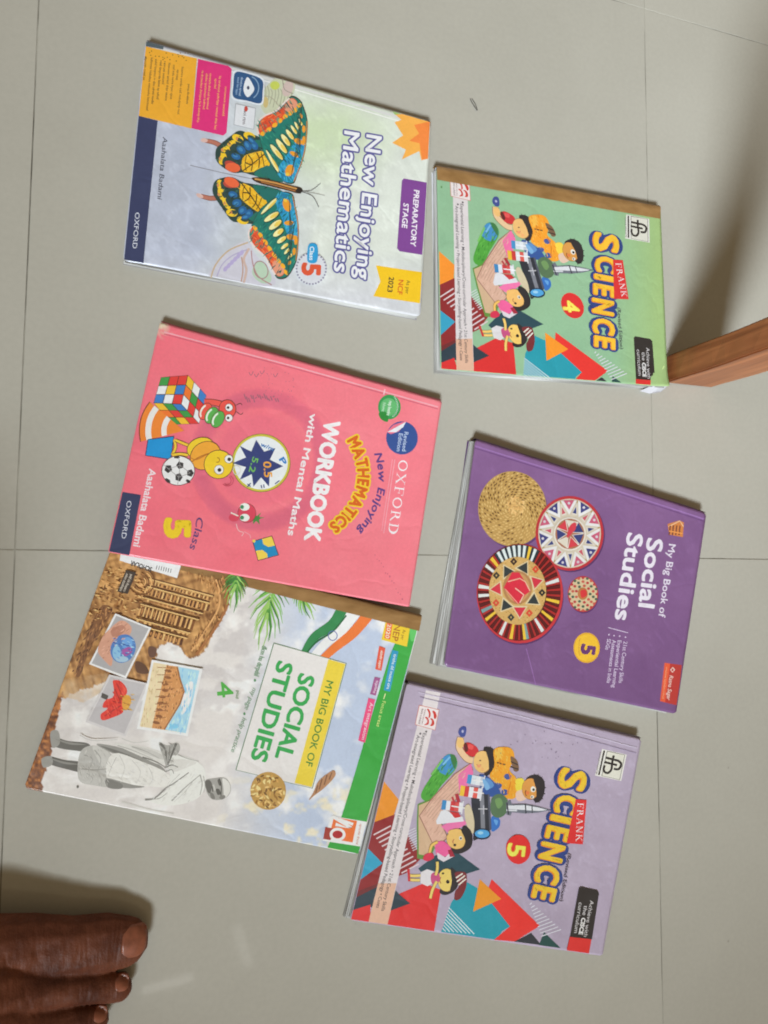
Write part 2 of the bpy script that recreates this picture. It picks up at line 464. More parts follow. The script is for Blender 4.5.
def smooth(pts, n=5):
    out = []; m = len(pts)
    for i in range(m):
        p0, p1, p2, p3 = pts[i - 1], pts[i], pts[(i + 1) % m], pts[(i + 2) % m]
        for k in range(n):
            t = k / n
            out.append(tuple(.5 * (2 * p1[j] + (p2[j] - p0[j]) * t + (2 * p0[j] - 5 * p1[j] + 4 * p2[j] - p3[j]) * t * t + (3 * p1[j] - p0[j] - 3 * p2[j] + p3[j]) * t ** 3) for j in (0, 1)))
    return out
def curve(pts, n=6):
    out = []; P = [pts[0]] + list(pts) + [pts[-1]]
    for i in range(1, len(P) - 2):
        p0, p1, p2, p3 = P[i - 1], P[i], P[i + 1], P[i + 2]
        for k in range(n):
            t = k / n
            out.append(tuple(.5 * (2 * p1[j] + (p2[j] - p0[j]) * t + (2 * p0[j] - 5 * p1[j] + 4 * p2[j] - p3[j]) * t * t + (3 * p1[j] - p0[j] - 3 * p2[j] + p3[j]) * t ** 3) for j in (0, 1)))
    out.append(pts[-1]); return out

# ---- lettering: outlines of the built-in typeface, plus a few drawn serif capitals
CAP = 0.70
_gc = {}
_tc = bpy.data.curves.new('lettering', 'FONT'); _to = bpy.data.objects.new('lettering', _tc); COL.objects.link(_to)
_tc.resolution_u = 3; _tc.fill_mode = 'FRONT'
SERIF = {  # strokes (x0,y0,x1,y1,w) in a 0..1 cell of height 1; 'o' rings; width
 'O': (0.92, [('o', .46, .5, .44, .50, .085, .05)]),
 'X': (0.92, [(.08, 1, .80, 0, .15), (.80, 1, .10, 0, .055), (0, .98, .30, .98, .045), (.62, .98, .92, .98, .045), (0, .02, .28, .02, .045), (.62, .02, .92, .02, .045)]),
 'F': (0.74, [(.18, 0, .18, 1, .14), (.0, .98, .70, .98, .05), (.18, .52, .55, .52, .05), (0, .02, .42, .02, .045), (.70, .76, .70, 1, .05), (.55, .4, .55, .64, .045)]),
 'R': (0.90, [(.18, 0, .18, 1, .14), (0, .98, .4, .98, .045), (0, .02, .36, .02, .045), ('a', .38, .74, .26, .26, .12, .045), (.45, .5, .86, 0, .13), (.18, .48, .42, .48, .045)]),
 'D': (0.92, [(.18, 0, .18, 1, .14), (0, .98, .4, .98, .05), (0, .02, .4, .02, .05), ('a', .38, .5, .50, .50, .13, .05)]),
 'A': (0.90, [(.42, 1, .78, 0, .15), (.44, 1, .12, 0, .055), (.24, .36, .62, .36, .05), (0, .02, .28, .02, .045), (.58, .02, .92, .02, .045)]),
 'N': (0.96, [(.16, 0, .16, 1, .06), (.14, 1, .78, 0, .15), (.80, 0, .80, 1, .06), (0, .98, .2, .98, .045), (0, .02, .32, .02, .045), (.64, .98, .96, .98, .045)]),
 'K': (0.94, [(.18, 0, .18, 1, .14), (0, .98, .36, .98, .045), (0, .02, .36, .02, .045), (.24, .45, .76, .97, .055), (.38, .58, .82, 0, .15), (.60, .98, .92, .98, .045), (.60, .02, .96, .02, .045)]),
}
def glyphs(txt, off, serif=False):
    key = (txt, round(off, 4), serif)
    if key in _gc: return _gc[key]
    if serif:
        V, T = [], []; x = 0.0
        for ch in txt:
            w, st = SERIF[ch]
            for q in st:
                k = len(V)
                if q[0] in ('o', 'a'):
                    _, cx, cy, rx, ry, ws, wt = q; n = 22; a0, a1 = (0, 2 * math.pi) if q[0] == 'o' else (-math.pi / 2, math.pi / 2)
                    for i in range(n + 1):
                        a = a0 + (a1 - a0) * i / n
                        for f in (0, 1):
                            V.append(((x + cx + (rx - f * 1.5 * ws) * math.cos(a)) * CAP, (cy + (ry - f * 1.6 * wt) * math.sin(a)) * CAP))
                    for i in range(n): T += [(k + 2 * i, k + 2 * i + 1, k + 2 * i + 3), (k + 2 * i, k + 2 * i + 3, k + 2 * i + 2)]
                else:
                    ax, ay, bx, by, ww = q; ww *= .85; dx, dy = bx - ax, by - ay; d = math.hypot(dx, dy)
                    if abs(dy) > abs(dx) * .2: ex, ey = ww / 2 * d / max(abs(dy), 1e-6), 0
                    else: ex, ey = 0, ww / 2
                    for (px, py) in ((ax - ex, ay - ey), (bx - ex, by - ey), (bx + ex, by + ey), (ax + ex, ay + ey)): V.append(((x + px) * CAP, py * CAP))
                    T += [(k, k + 1, k + 2), (k, k + 2, k + 3)]
            x += w + .16
        r = (V, T, 0.0, (x - .16) * CAP)
    else:
        _tc.body = txt; _tc.size = 1.0; _tc.offset = off
        bpy.context.view_layer.update()
        me = bpy.data.meshes.new_from_object(_to.evaluated_get(bpy.context.evaluated_depsgraph_get()))
        V = [(v.co.x, v.co.y) for v in me.vertices]; me.calc_loop_triangles()
        T = [tuple(t.vertices) for t in me.loop_triangles]
        bpy.data.meshes.remove(me)
        r = (V, T, min(v[0] for v in V), max(v[0] for v in V))
    _gc[key] = r; return r

# ---- bodies of the books
def rounded(quad, r):
    out = []
    for i in range(4):
        p = Vector(quad[i]); a = Vector(quad[i - 1]); b = Vector(quad[(i + 1) % 4])
        da = (a - p).normalized(); db = (b - p).normalized()
        for k in range(5):
            t = k / 4; out.append(tuple(p + da * r * (1 - t) ** 2 + db * r * t ** 2))
    return out

def prism(me_name, b, out_xy, z0f, z1f, mat, parent, name, off=(0, 0), k=lambda x, y: 1.0):
    o = b.o; n = len(out_xy); V = []
    for zf in (z0f, z1f):
        for (x, y) in out_xy: V.append((x + off[0] * k(x, y) - o.x, y + off[1] * k(x, y) - o.y, zf(x, y)))
    Fc = [tuple(range(n - 1, -1, -1)), tuple(range(n, 2 * n))] + [(i, (i + 1) % n, n + (i + 1) % n, n + i) for i in range(n)]
    return V, Fc

def build_body(b, colorfn, grid=6.0, fan=(0, 0), r=2.2, spine_color=None, inset=0.0012, curl=()):
    """front cover sheet, page block, back cover and spine"""
    outl = rounded(b.quad_px, r)
    tr = tessellate_polygon([[Vector((p[0], p[1], 0)) for p in outl]])
    # dense cover: regular lattice clipped by nothing, built as bilinear grid with rounded corners pulled in
    q = [np.array(p, float) for p in b.quad_px]
    nu = int(max(np.linalg.norm(q[1] - q[0]), np.linalg.norm(q[2] - q[3])) / grid); nv = int(max(np.linalg.norm(q[3] - q[0]), np.linalg.norm(q[2] - q[1])) / grid)
    P = []
    for j in range(nv + 1):
        for i in range(nu + 1):
            u, v = i / nu, j / nv
            p = (q[0] * (1 - u) + q[1] * u) * (1 - v) + (q[3] * (1 - u) + q[2] * u) * v
            for k, (cu, cv) in enumerate(((0, 0), (1, 0), (1, 1), (0, 1))):
                du = abs(u - cu) * np.linalg.norm(q[1] - q[0]); dv = abs(v - cv) * np.linalg.norm(q[3] - q[0])
                if du < r and dv < r:
                    cc = q[k]; m = (q[0] + q[1] + q[2] + q[3]) / 4; d = (m - cc) / np.linalg.norm(m - cc)
                    p = p + d * (r - max(du, dv)) * .55
            P.append(p)
    P = np.array(P)
    lo = {}
    V = []
    for idx, p in enumerate(P):
        x, y, z = b.world(p[0], p[1])
        j, i = divmod(idx, nu + 1); u, v = i / nu, j / nv
        for (cu, cv, rad, hgt) in curl:
            d = math.hypot((u - cu) * .27, (v - cv) * .2)
            if d < rad: z += hgt * (1 - d / rad) ** 2
        V.append((x - b.o.x, y - b.o.y, z))
    ntop = len(V); TH = 0.00035
    Fc = []
    for j in range(nv):
        for i in range(nu):
            a = j * (nu + 1) + i; Fc.append((a, a + nu + 1, a + nu + 2, a + 1))
    edge = [i for i in range(nu + 1)] + [j * (nu + 1) + nu for j in range(1, nv + 1)] + [nv * (nu + 1) + i for i in range(nu - 1, -1, -1)] + [j * (nu + 1) for j in range(nv - 1, 0, -1)]
    for e in edge: V.append((V[e][0], V[e][1], V[e][2] - TH))
    m = len(edge)
    for k in range(m): a, c = edge[k], edge[(k + 1) % m]; Fc.append((a, c, ntop + (k + 1) % m, ntop + k))
    me = bpy.data.meshes.new('front_cover'); me.from_pydata(V, [], Fc)
    cols = colorfn(P[:, 0], P[:, 1]); cols = np.asarray(cols, float) / 255.0
    cl = np.where(cols <= .04045, cols / 12.92, ((cols + .055) / 1.055) ** 2.4)
    cl = np.minimum(cl * b.gain, .88)
    cl = np.vstack([cl, np.array([cl[e] * .55 + .30 for e in edge])])
    at = me.color_attributes.new('print_color', 'FLOAT_COLOR', 'POINT')
    buf = np.ones((len(V), 4), np.float32); buf[:, :3] = cl; at.data.foreach_set('color', buf.ravel())
    me.polygons.foreach_set('use_smooth', [True] * (nu * nv) + [False] * m)
    b.cover = link('front_cover', me, M_PRINT, b.root)
    # world outline of the cover
    c = [Vector((p.x, p.y)) for p in b.c]; cen = (c[0] + c[1] + c[2] + c[3]) / 4
    def ins(d_top, d_right, d_bot, d_left):
        u = (c[1] - c[0]).normalized(); v = (c[3] - c[0]).normalized()
        return [c[0] + u * d_left + v * d_top, c[1] - u * d_right + v * d_top, c[2] - u * d_right - v * d_bot, c[3] + u * d_left - v * d_bot]
    def under(x, y): return b.plane(x, y) - b.t
    slabs = 7; rnd = random.Random(b.seed + 3)
    V, Fc = [], []
    for k in range(slabs):
        top_ = 1 - .0009 / b.t; f0 = .07 + (top_ - .07) * k / slabs; f1 = .07 + (top_ - .07) * (k + .78) / slabs
        sh = (1 - k / (slabs - 1)) ; jx, jy = rnd.uniform(-.0013, .0009), rnd.uniform(-.0009, .0009)
        o4 = ins(.0005, inset + rnd.uniform(0, .0007), inset + rnd.uniform(0, .0008), inset + rnd.uniform(0, .0007))
        pts = []
        for i in range(4):
            a, d = o4[i], o4[(i + 1) % 4]
            for s_ in range(8): pts.append(a + (d - a) * s_ / 8)
        v, f = prism('', b, [(p.x, p.y) for p in pts],
                     lambda x, y: under(x, y) + b.t * f0, lambda x, y: under(x, y) + b.t * f1 - .0001, None, None, '', (fan[0] * sh + jx, fan[1] * sh + jy), lambda x, y: .35 + .9 * ((Vector((x, y)) - c[0]).dot((c[3] - c[0]).normalized()) / (c[3] - c[0]).length))
        base = len(V); V += v; Fc += [tuple(base + i for i in g) for g in f]
    me = bpy.data.meshes.new('page_block'); me.from_pydata(V, [], Fc); link('page_block', me, M_PAGES, b.root)
    o4 = ins(0, 0, 0, 0)
    v, f = prism('', b, [(p.x, p.y) for p in o4], lambda x, y: under(x, y) + .0001, lambda x, y: under(x, y) + .0005, None, None, '', (fan[0] * .4, fan[1] * .4))
    me = bpy.data.meshes.new('back_cover'); me.from_pydata(v, [], f)
    mat = solid(spine_color or b.base); link('back_cover', me, mat, b.root)
    # spine: slightly rounded strip along the bound edge
    d = (c[1] - c[0]); v_out = -(c[3] - c[0]).normalized(); V, Fc = [], []
    prof = [(0.0, .0003), (.0009, .04), (.0016, .25), (.0018, .5), (.0016, .75), (.0008, .96), (0, .998)]
    ns = 24
    for i in range(ns + 1):
        p = c[0] + d * (0.004 + .992 * i / ns)
        for (e, fz) in prof:
            w = .0002 * math.sin(i * 1.3 + b.seed)
            V.append((p.x + v_out.x * (e + w) - b.o.x, p.y + v_out.y * (e + w) - b.o.y, under(p.x, p.y) + b.t * fz + b.bump(p.x, p.y) * fz))
    k = len(prof)
    for i in range(ns):
        for j in range(k - 1): Fc.append((i * k + j, (i + 1) * k + j, (i + 1) * k + j + 1, i * k + j + 1))
    me = bpy.data.meshes.new('spine'); me.from_pydata(V, [], Fc); me.polygons.foreach_set('use_smooth', [True] * len(Fc))
    link('spine', me, mat, b.root)

_solid = {}
def solid(c):
    c = tuple(c)
    if c not in _solid: _solid[c] = mat_plain('cover_card_%d' % len(_solid), c, 0.45, 0.08, 90, 0.4)
    return _solid[c]

def tape_strip(b, quad_px, name, mat=None):
    """a strip of tape stuck over the bound edge and down the spine"""
    V, Fc = [], []; n = 20
    q = [np.array(p, float) for p in quad_px]
    for i in range(n + 1):
        u = i / n; a = q[0] * (1 - u) + q[1] * u; d = q[3] * (1 - u) + q[2] * u
        for f in (1, .66, .33, 0.02):
            p = d * f + a * (1 - f); x, y, z = b.world(p[0], p[1]); V.append((x - b.o.x, y - b.o.y, z + .00045))
        x, y, z = b.world(a[0], a[1]); dv = (b.c[0] - b.c[3]).normalized()
        V.append((x + dv.x * .0022 - b.o.x, y + dv.y * .0022 - b.o.y, z - .0012))
        V.append((x + dv.x * .0026 - b.o.x, y + dv.y * .0026 - b.o.y, b.plane(x, y) - b.t + .0008))
    k = 6
    for i in range(n):
        for j in range(k - 1): Fc.append((i * k + j, (i + 1) * k + j, (i + 1) * k + j + 1, i * k + j + 1))
    me = bpy.data.meshes.new(name); me.from_pydata(V, [], Fc); me.polygons.foreach_set('use_smooth', [True] * len(Fc))
    return link(name, me, mat or M_TAPE, b.root)

def flat(c):
    c = np.array(c, float)
    def f(x, y):
        n = fbm(x / 40, y / 40, 5)[:, None]
        return np.clip(c[None, :] * (0.965 + .07 * n), 0, 255)
    return f
def mixc(a, b, t):
    t = np.clip(t, 0, 1)[:, None]; return np.asarray(a, float) * (1 - t) + np.asarray(b, float) * t
CAP = max(v[1] for v in glyphs('H', 0.0)[0])
WHITE = (222, 222, 226); INK = (52, 48, 54)

# ================================================================== book 1: mathematics book with a butterfly
b1 = Book([(145.5, 40.5), (431, 121.5), (420.5, 317), (123, 260)], 0.010,
          'mathematics textbook with a large swallowtail butterfly on its pale crinkled cover', (196, 200, 212), seed=1, warp=.0003, gain=1.04)
def col1(x, y):
    n = fbm(x / 14, y / 14, 11); n2 = fbm(x / 60, y / 60, 21)
    c = mixc((178, 184, 202), (208, 213, 205), (x - 190) / 120.0 + (n2 - .5) * .8)
    c = mixc(c, (188, 204, 168), np.clip(1.1 - np.hypot((x - 325) / 75, (y - 135) / 55), 0, .85) * (.6 + .6 * n))
    c = mixc(c, (202, 203, 212), np.clip((y - 250) / 60, 0, .8))
    ridge = np.abs(fbm(x / 22, y / 22, 31) - .5) * 2  # crinkle shading put into the cover colour as pale lines
    return np.clip(c * (0.95 + .10 * n[:, None]) + (np.clip(.10 - ridge, 0, 1) * 130)[:, None], 0, 236)
build_body(b1, col1, grid=3.0, r=4, spine_color=(150, 146, 150), curl=((0, 1, .04, -.002),))
C1 = Crop(110, 30, 3.794); C2 = Crop(270, 70, 4.094); D1 = Crop(190, 70, 4.652)
a = Art(b1, 'crease_line'); a.line(PX, [(150, 45.5), (290, 85), (429, 126.5)], 2.6, (204, 204, 202)); a.line(PX, [(164, 52.5), (290, 88), (428, 130)], .9, (228, 228, 226)); a.done()
a = Art(b1, 'dark_corner'); a.poly(C1, [(134, 38), (205, 52), (202, 74), (128, 60)], (78, 92, 100)); a.done()
a = Art(b1, 'doodle_print', 'faint ornamental doodle behind the butterfly')
def doodle(crop, c0):
    pass
a.blob(D1, [(335, 110), (380, 50), (430, 30), (485, 60), (480, 110), (430, 170), (360, 205), (330, 170)], (192, 196, 170))
for i in range(9):
    x = 345 + i * 15; a.line(D1, curve([(x, 60 + (i % 3) * 14), (x + 8, 110), (x - 4, 160 + (i % 2) * 14)]), 3, (150, 150, 128))
a.ell(D1, 395, 72, 22, 20, (190, 200, 90)); a.ell(D1, 352, 150, 12, 26, (196, 176, 120)); a.ell(D1, 455, 85, 24, 40, (196, 176, 170), rot=20)
a.line(D1, curve([(430, 40), (440, 90), (480, 110)]), 4, (150, 140, 130)); a.line(D1, curve([(340, 120), (380, 130), (420, 175)]), 4, (165, 160, 140)); a.done()
a = Art(b1, 'doodle_print', 'faint paisley doodle under the lower wing')
a.blob(D1, [(95, 970), (110, 910), (160, 850), (230, 805), (280, 800), (300, 850), (390, 960), (380, 1005), (250, 995)], (198, 196, 208))
a.line(D1, curve([(97, 968), (120, 905), (180, 840), (270, 802)]), 7, (190, 168, 140))
a.line(D1, curve([(125, 960), (150, 905), (200, 862), (268, 835)]), 5, (172, 164, 196))
for i in range(6): a.ell(D1, 165 + i * 15, 925 - i * 15, 9, 14, (176, 164, 204), rot=30)
a.line(D1, curve([(250, 990), (262, 930), (250, 880), (275, 830)]), 11, (196, 170, 160)); a.line(D1, curve([(238, 985), (246, 930), (240, 870)]), 5, (180, 140, 120))
a.blob(D1, [(300, 905), (330, 890), (372, 940), (375, 985), (330, 990), (290, 950)], (176, 198, 176)); a.ring(D1, 330, 930, 34, 44, 5, (160, 130, 130), rot=-20)
a.line(D1, curve([(285, 840), (292, 900), (318, 960), (380, 1000)]), 5, (170, 130, 130)); a.done()
a = Art(b1, 'butterfly_print', 'yellow teal and orange butterfly with two tails')
def mir(p):
    k = (0.233 * p[0] + 443 - p[1]) / (853.0 + 15.84); return (p[0] - 68 * 2 * k, p[1] + 853 * 2 * k)
def both(fn):
    fn(lambda pts: pts, 1); fn(lambda pts: [mir(p) for p in pts], -1)
def eb(pt, cx, cy, rx, ry, c, rot=0.0):
    cs, sn = math.cos(math.radians(rot)), math.sin(math.radians(rot))
    a.poly(D1, pt([(cx + rx * math.cos(t) * cs - ry * math.sin(t) * sn, cy + rx * math.cos(t) * sn + ry * math.sin(t) * cs) for t in [i * math.pi / 9 for i in range(18)]]), c)
a.line(D1, [(0, 443), (150, 478), (290, 507)], 3, (120, 118, 124))
def wing(pt, sgn):
    hw = [(225, 283), (262, 290), (330, 318), (352, 380), (405, 460), (432, 522), (300, 492), (250, 478), (200, 478), (160, 458), (128, 430), (118, 400), (123, 365), (150, 338), (185, 310)]
    a.line(D1, pt(curve([(150, 358), (115, 338), (70, 328)])), 26, (120, 70, 58), 20); a.line(D1, pt(curve([(150, 358), (115, 338), (66, 327)])), 19, (178, 112, 94), 15); eb(pt, 66, 327, 17, 10, (212, 176, 168), 5)
    a.blob(D1, pt(hw), (40, 66, 62))
    a.blob(D1, pt([(345, 330), (352, 380), (405, 460), (432, 520), (300, 490), (340, 440), (335, 380), (300, 330)]), (32, 108, 96))
    for (x, y, r) in ((276, 306, 20), (222, 318, 26), (190, 350, -50), (163, 378, -60), (152, 414, -70)):
        eb(pt, x, y, 28, 17, (232, 192, 46), r); eb(pt, x + 8, y + 7, 19, 9, (44, 70, 66), r)
    for (x, y) in ((218, 318), (183, 345), (150, 372), (140, 412)): eb(pt, x, y, 6, 8, (206, 140, 84))
    for (x, y, rx, ry, r) in ((300, 352, 20, 14, 60), (268, 352, 22, 14, 60), (238, 372, 22, 15, 40), (214, 402, 20, 13, 20), (288, 330, 22, 9, 40)): eb(pt, x, y, rx * 1.1, ry * 1.1, (36, 96, 150), r); eb(pt, x - 3, y - 3, rx * .6, ry * .5, (60, 128, 176), r)
    a.hatch(D1, pt(hw), 60, 26, 5, .5 * sgn, ((28, 44, 46), (60, 100, 84)), 5)
    eb(pt, 190, 440, 30, 16, (176, 70, 60), 20); eb(pt, 199, 454, 36, 22, (226, 100, 62), 10)
    a.blob(D1, pt([(248, 472), (240, 440), (252, 402), (300, 384), (345, 382), (372, 440), (330, 455), (290, 474)]), (230, 178, 40))
    a.hatch(D1, pt([(248, 472), (240, 440), (252, 402), (300, 384), (345, 382), (372, 440), (330, 455), (290, 474)]), 60, 30, 5, -.6 * sgn, ((244, 200, 70), (206, 146, 30), (238, 190, 60)), 6)
    a.hatch(D1, pt([(470, 132), (440, 162), (405, 196), (355, 214), (328, 240), (320, 280), (330, 305), (360, 285), (410, 250), (455, 215), (498, 180), (495, 145)]), 1, 20, 5, -.6, ((226, 104, 60),), 7)
    for q in ([(330, 320), (340, 370), (400, 460)], [(345, 350), (350, 390), (420, 480)]): a.line(D1, pt(curve(q)), 4, (24, 76, 66))
    for q in ([(262, 398), (256, 440), (262, 470)], [(330, 384), (340, 420), (345, 450)]): a.line(D1, pt(curve(q)), 3.5, (70, 56, 30))
    for q in ([(245, 470), (300, 430), (350, 388)], [(270, 395), (290, 425), (285, 470)], [(310, 385), (322, 415), (320, 455)], [(255, 430), (280, 440), (300, 432)]): a.line(D1, pt(curve(q)), 5, (70, 56, 30))
    fw = [(478, 120), (512, 140), (534, 185), (547, 240), (545, 300), (537, 370), (522, 430), (502, 482), (480, 530), (430, 517), (398, 470), (350, 402), (330, 345), (316, 290), (312, 262), (325, 232), (360, 208), (400, 192), (430, 162), (455, 133)]
    a.blob(D1, pt(fw), (48, 46, 40))
    fw2 = [(x * .978 + 9, y * .974 + 9) for (x, y) in fw]; a.blob(D1, pt(fw2), (26, 116, 104))
    a.line(D1, pt(curve([(320, 300), (312, 262), (326, 230), (362, 207), (402, 190), (432, 160), (462, 132)])), 8, (222, 206, 200))
    a.blob(D1, pt([(470, 132), (440, 162), (405, 196), (355, 214), (328, 240), (320, 280), (330, 305), (360, 285), (410, 250), (455, 215), (498, 180), (495, 145)]), (216, 78, 46))
    a.blob(D1, pt([(470, 134), (446, 160), (440, 185), (462, 198), (498, 178), (494, 148)]), (216, 146, 118))
    a.hatch(D1, pt([(440, 162), (405, 196), (355, 214), (328, 240), (320, 280), (330, 305), (360, 285), (410, 250), (455, 215)]), 60, 24, 5, -.6 * sgn, ((228, 108, 62), (196, 60, 40), (234, 128, 76)), 8)
    for i, (x, y) in enumerate(((338, 297), (367, 278), (394, 257), (418, 237), (443, 217), (466, 202), (489, 188), (508, 166))): eb(pt, x, y, 13, 10, (240, 166, 42), -35)
    a.blob(D1, pt([(415, 505), (412, 455), (448, 400), (478, 350), (500, 325), (530, 325), (532, 370), (518, 428), (480, 520)]), (38, 146, 190))
    a.blob(D1, pt([(415, 505), (440, 470), (470, 500), (478, 522), (440, 515)]), (28, 122, 150))
    a.blob(D1, pt([(330, 480), (360, 445), (420, 500), (430, 520), (380, 505)]), (30, 106, 100))
    a.hatch(D1, pt(fw2), 150, 34, 6, .9 * sgn, ((22, 96, 90), (40, 136, 118), (20, 84, 84), (58, 148, 120)), 3)
    a.hatch(D1, pt([(415, 505), (412, 455), (448, 400), (478, 350), (500, 325), (530, 325), (532, 370), (518, 428), (480, 520)]), 90, 30, 6, 1.1 * sgn, ((54, 164, 204), (30, 120, 168), (66, 176, 206)), 4)
    for (x0, y0, x1, y1, w) in ((354, 370, 415, 480, 15), (374, 346, 434, 420, 24), (402, 321, 452, 390, 26), (426, 299, 466, 355, 25), (448, 277, 484, 326, 20), (470, 258, 498, 300, 15), (488, 242, 508, 282, 12), (506, 226, 522, 262, 10)):
        mx, my = (x0 + x1) / 2, (y0 + y1) / 2; L = math.hypot(x1 - x0, y1 - y0) / 2; an = math.degrees(math.atan2(y1 - y0, x1 - x0)); eb(pt, mx, my, L * 1.02, w * .62, (30, 70, 60), an); eb(pt, mx - 2, my, L * .95, w * .44, (232, 224, 160), an); eb(pt, mx + L * .2, my + L * .25, L * .55, w * .3, (228, 196, 90), an)
    for (x, y, rx, ry, r) in ((463, 468, 20, 28, 20), (485, 393, 24, 10, 30), (504, 334, 22, 13, 25), (529, 276, 8, 17, 0), (516, 215, 6, 12, -20), (528, 330, 8, 22, 5)): eb(pt, x, y, rx, ry, (226, 150, 44), r)
    eb(pt, 452, 486, 9, 8, (228, 190, 70))
    for k in range(5):
        a.line(D1, pt(curve([(520 - k * 6, 150 + k * 12), (512, 240 + k * 40), (470 + k * 6, 500 - k * 30)])), 2.5, (40, 66, 60))
    a.line(D1, pt(curve([(543, 240), (541, 300), (533, 370), (518, 430), (498, 480), (482, 520)])), 4, (196, 130, 60))
both(wing)
a.blob(D1, [(286, 505), (330, 503), (400, 520), (470, 538), (515, 550), (518, 572), (500, 576), (440, 560), (360, 540), (310, 525)], (70, 48, 34))
a.line(D1, [(300, 508), (400, 528), (500, 556)], 8, (196, 142, 78)); a.line(D1, [(330, 522), (420, 545), (490, 565)], 5, (170, 110, 60)); a.ell(D1, 508, 562, 15, 13, (40, 34, 34))
a.line(D1, curve([(520, 565), (565, 560), (607, 528)]), 3, (92, 90, 92)); a.line(D1, curve([(520, 568), (570, 590), (598, 640)]), 3, (92, 90, 92)); a.line(D1, [(530, 566), (625, 585)], 2, (150, 150, 148)); a.done()
a = Art(b1, 'yellow_panel'); a.poly(C1, [(128, 60), (330, 108), (309, 374), (99, 323)], (230, 166, 50))
for i, (x, y0, y1) in enumerate(((296, 205, 280), (272, 140, 320), (254, 150, 190), (240, 132, 262), (222, 125, 268), (205, 118, 205), (190, 116, 262), (172, 110, 282), (155, 105, 305), (133, 100, 190))): a.scribble(C1, (x, y0), (x - (y1 - y0) * .09, y1), 9, (92, 76, 50))
for i in range(26): a.ell(C1, random.uniform(125, 320), random.uniform(75, 118), 2.4, 2.4, (120, 90, 40), n=7)
a.done()
a = Art(b1, 'pink_panel'); a.poly(C1, [(334, 110), (448, 136), (462, 148), (442, 390), (430, 401), (309, 373)], (214, 46, 118))
for (x, y0, y1) in ((436, 215, 325), (414, 175, 378), (398, 185, 222), (378, 165, 300), (364, 165, 300), (348, 155, 350)): a.scribble(C1, (x, y0), (x - (y1 - y0) * .09, y1), 9, (236, 176, 90))
a.done()
a = Art(b1, 'app_badge'); a.blob(C1, [(470, 156), (520, 160), (580, 184), (584, 235), (576, 284), (520, 275), (464, 262), (463, 210)], (214, 220, 228)); a.blob(C1, [(476, 162), (520, 166), (576, 190), (579, 235), (571, 278), (520, 269), (469, 256), (468, 210)], (40, 82, 128))
a.blob(C1, [(520, 180), (540, 205), (546, 230), (522, 256), (506, 225)], (222, 226, 232)); a.ell(C1, 524, 220, 5, 7, (50, 60, 90)); a.ring(C1, 524, 220, 42, 46, 4, (130, 160, 190), a0=-70, a1=60)
a.scribble(C1, (497, 180), (488, 250), 9, (170, 190, 214)); a.scribble(C1, (484, 180), (476, 246), 9, (150, 176, 206)); a.done()
a = Art(b1, 'small_label'); a.poly(C1, [(477, 280), (552, 298), (545, 378), (470, 360)], (214, 216, 222)); a.outline(C1, [(477, 280), (552, 298), (545, 378), (470, 360)], 2.5, (150, 152, 158)); a.scribble(C1, (510, 292), (502, 358), 13, (96, 80, 90)); a.ell(C1, 516, 300, 7, 10, (190, 70, 60)); a.done()
a = Art(b1, 'navy_band'); a.poly(C1, [(99, 323), (181, 344), (126, 888), (50, 872)], (52, 60, 96)); a.text(C1, 'OXFORD', (96, 692), (85, 828), 17, (208, 212, 224), bold=.004); a.done()
a = Art(b1, 'author_lettering'); a.text(C1, 'Aashalata Badami', (201, 405), (180, 640), 18, (66, 68, 82), bold=.006, shear=.2); a.done()
a = Art(b1, 'title_lettering'); ol = [(.115, (92, 88, 146)), (.085, (150, 148, 190)), (.07, (92, 88, 146))]
ol = [(.075, (86, 84, 146))]
a.text(C2, 'New Enjoying', (397, 262), (352, 852), 60, (228, 228, 232), bold=.020, shear=.10, outline=ol)
a.text(C2, 'Mathematics', (306, 247), (262, 824), 60, (228, 228, 232), bold=.020, shear=.10, outline=ol); a.done()
a = Art(b1, 'purple_badge'); a.poly(C2, [(540, 452), (548, 444), (645, 461), (623, 757), (530, 742), (520, 730)], (122, 66, 142)); a.text(C2, 'PREPARATORY', (590, 490), (575, 720), 21, (232, 226, 238), bold=.025, shear=.12); a.text(C2, 'STAGE', (547, 544), (540, 645), 21, (232, 226, 238), bold=.025, shear=.12); a.done()
a = Art(b1, 'yellow_ribbon'); a.poly(C2, [(434, 800), (622, 828), (614, 955), (423, 926), (452, 866)], (236, 190, 34)); a.text(C2, 'As per', (560, 860), (554, 916), 15, (70, 60, 40)); a.text(C2, 'NCF', (527, 858), (521, 918), 20, (206, 84, 34), bold=.02); a.text(C2, '2023', (488, 846), (480, 908), 20, (60, 54, 44), bold=.02); a.done()
a = Art(b1, 'class_badge'); a.ell(C2, 168, 815, 64, 66, (206, 208, 216))
for i in range(30):
    t = i * math.pi / 15; a.ell(C2, 168 + 60 * math.cos(t), 815 + 63 * math.sin(t), 4, 4, (130, 128, 150), n=7)
a.blob(C2, [(160, 714), (192, 720), (191, 786), (155, 788), (152, 750)], (40, 150, 204)); a.text(C2, 'Class', (163, 724), (160, 780), 17, (226, 234, 240), bold=.02); a.text(C2, '5', (134, 790), (131, 842), 70, (212, 84, 54), bold=.05); a.done()
a = Art(b1, 'leaf_print', 'orange maple leaf at the corner'); a.poly(C2, [(512, 182), (565, 180), (640, 192), (656, 206), (650, 362), (620, 370), (611, 332), (540, 366), (556, 326), (500, 298), (545, 268), (510, 214), (538, 204)], (236, 168, 76)); a.poly(C2, [(656, 210), (650, 362), (622, 368), (612, 300), (570, 290), (610, 260), (590, 225)], (232, 130, 62)); a.poly(C2, [(500, 168), (545, 176), (512, 184)], (150, 180, 110)); a.done()

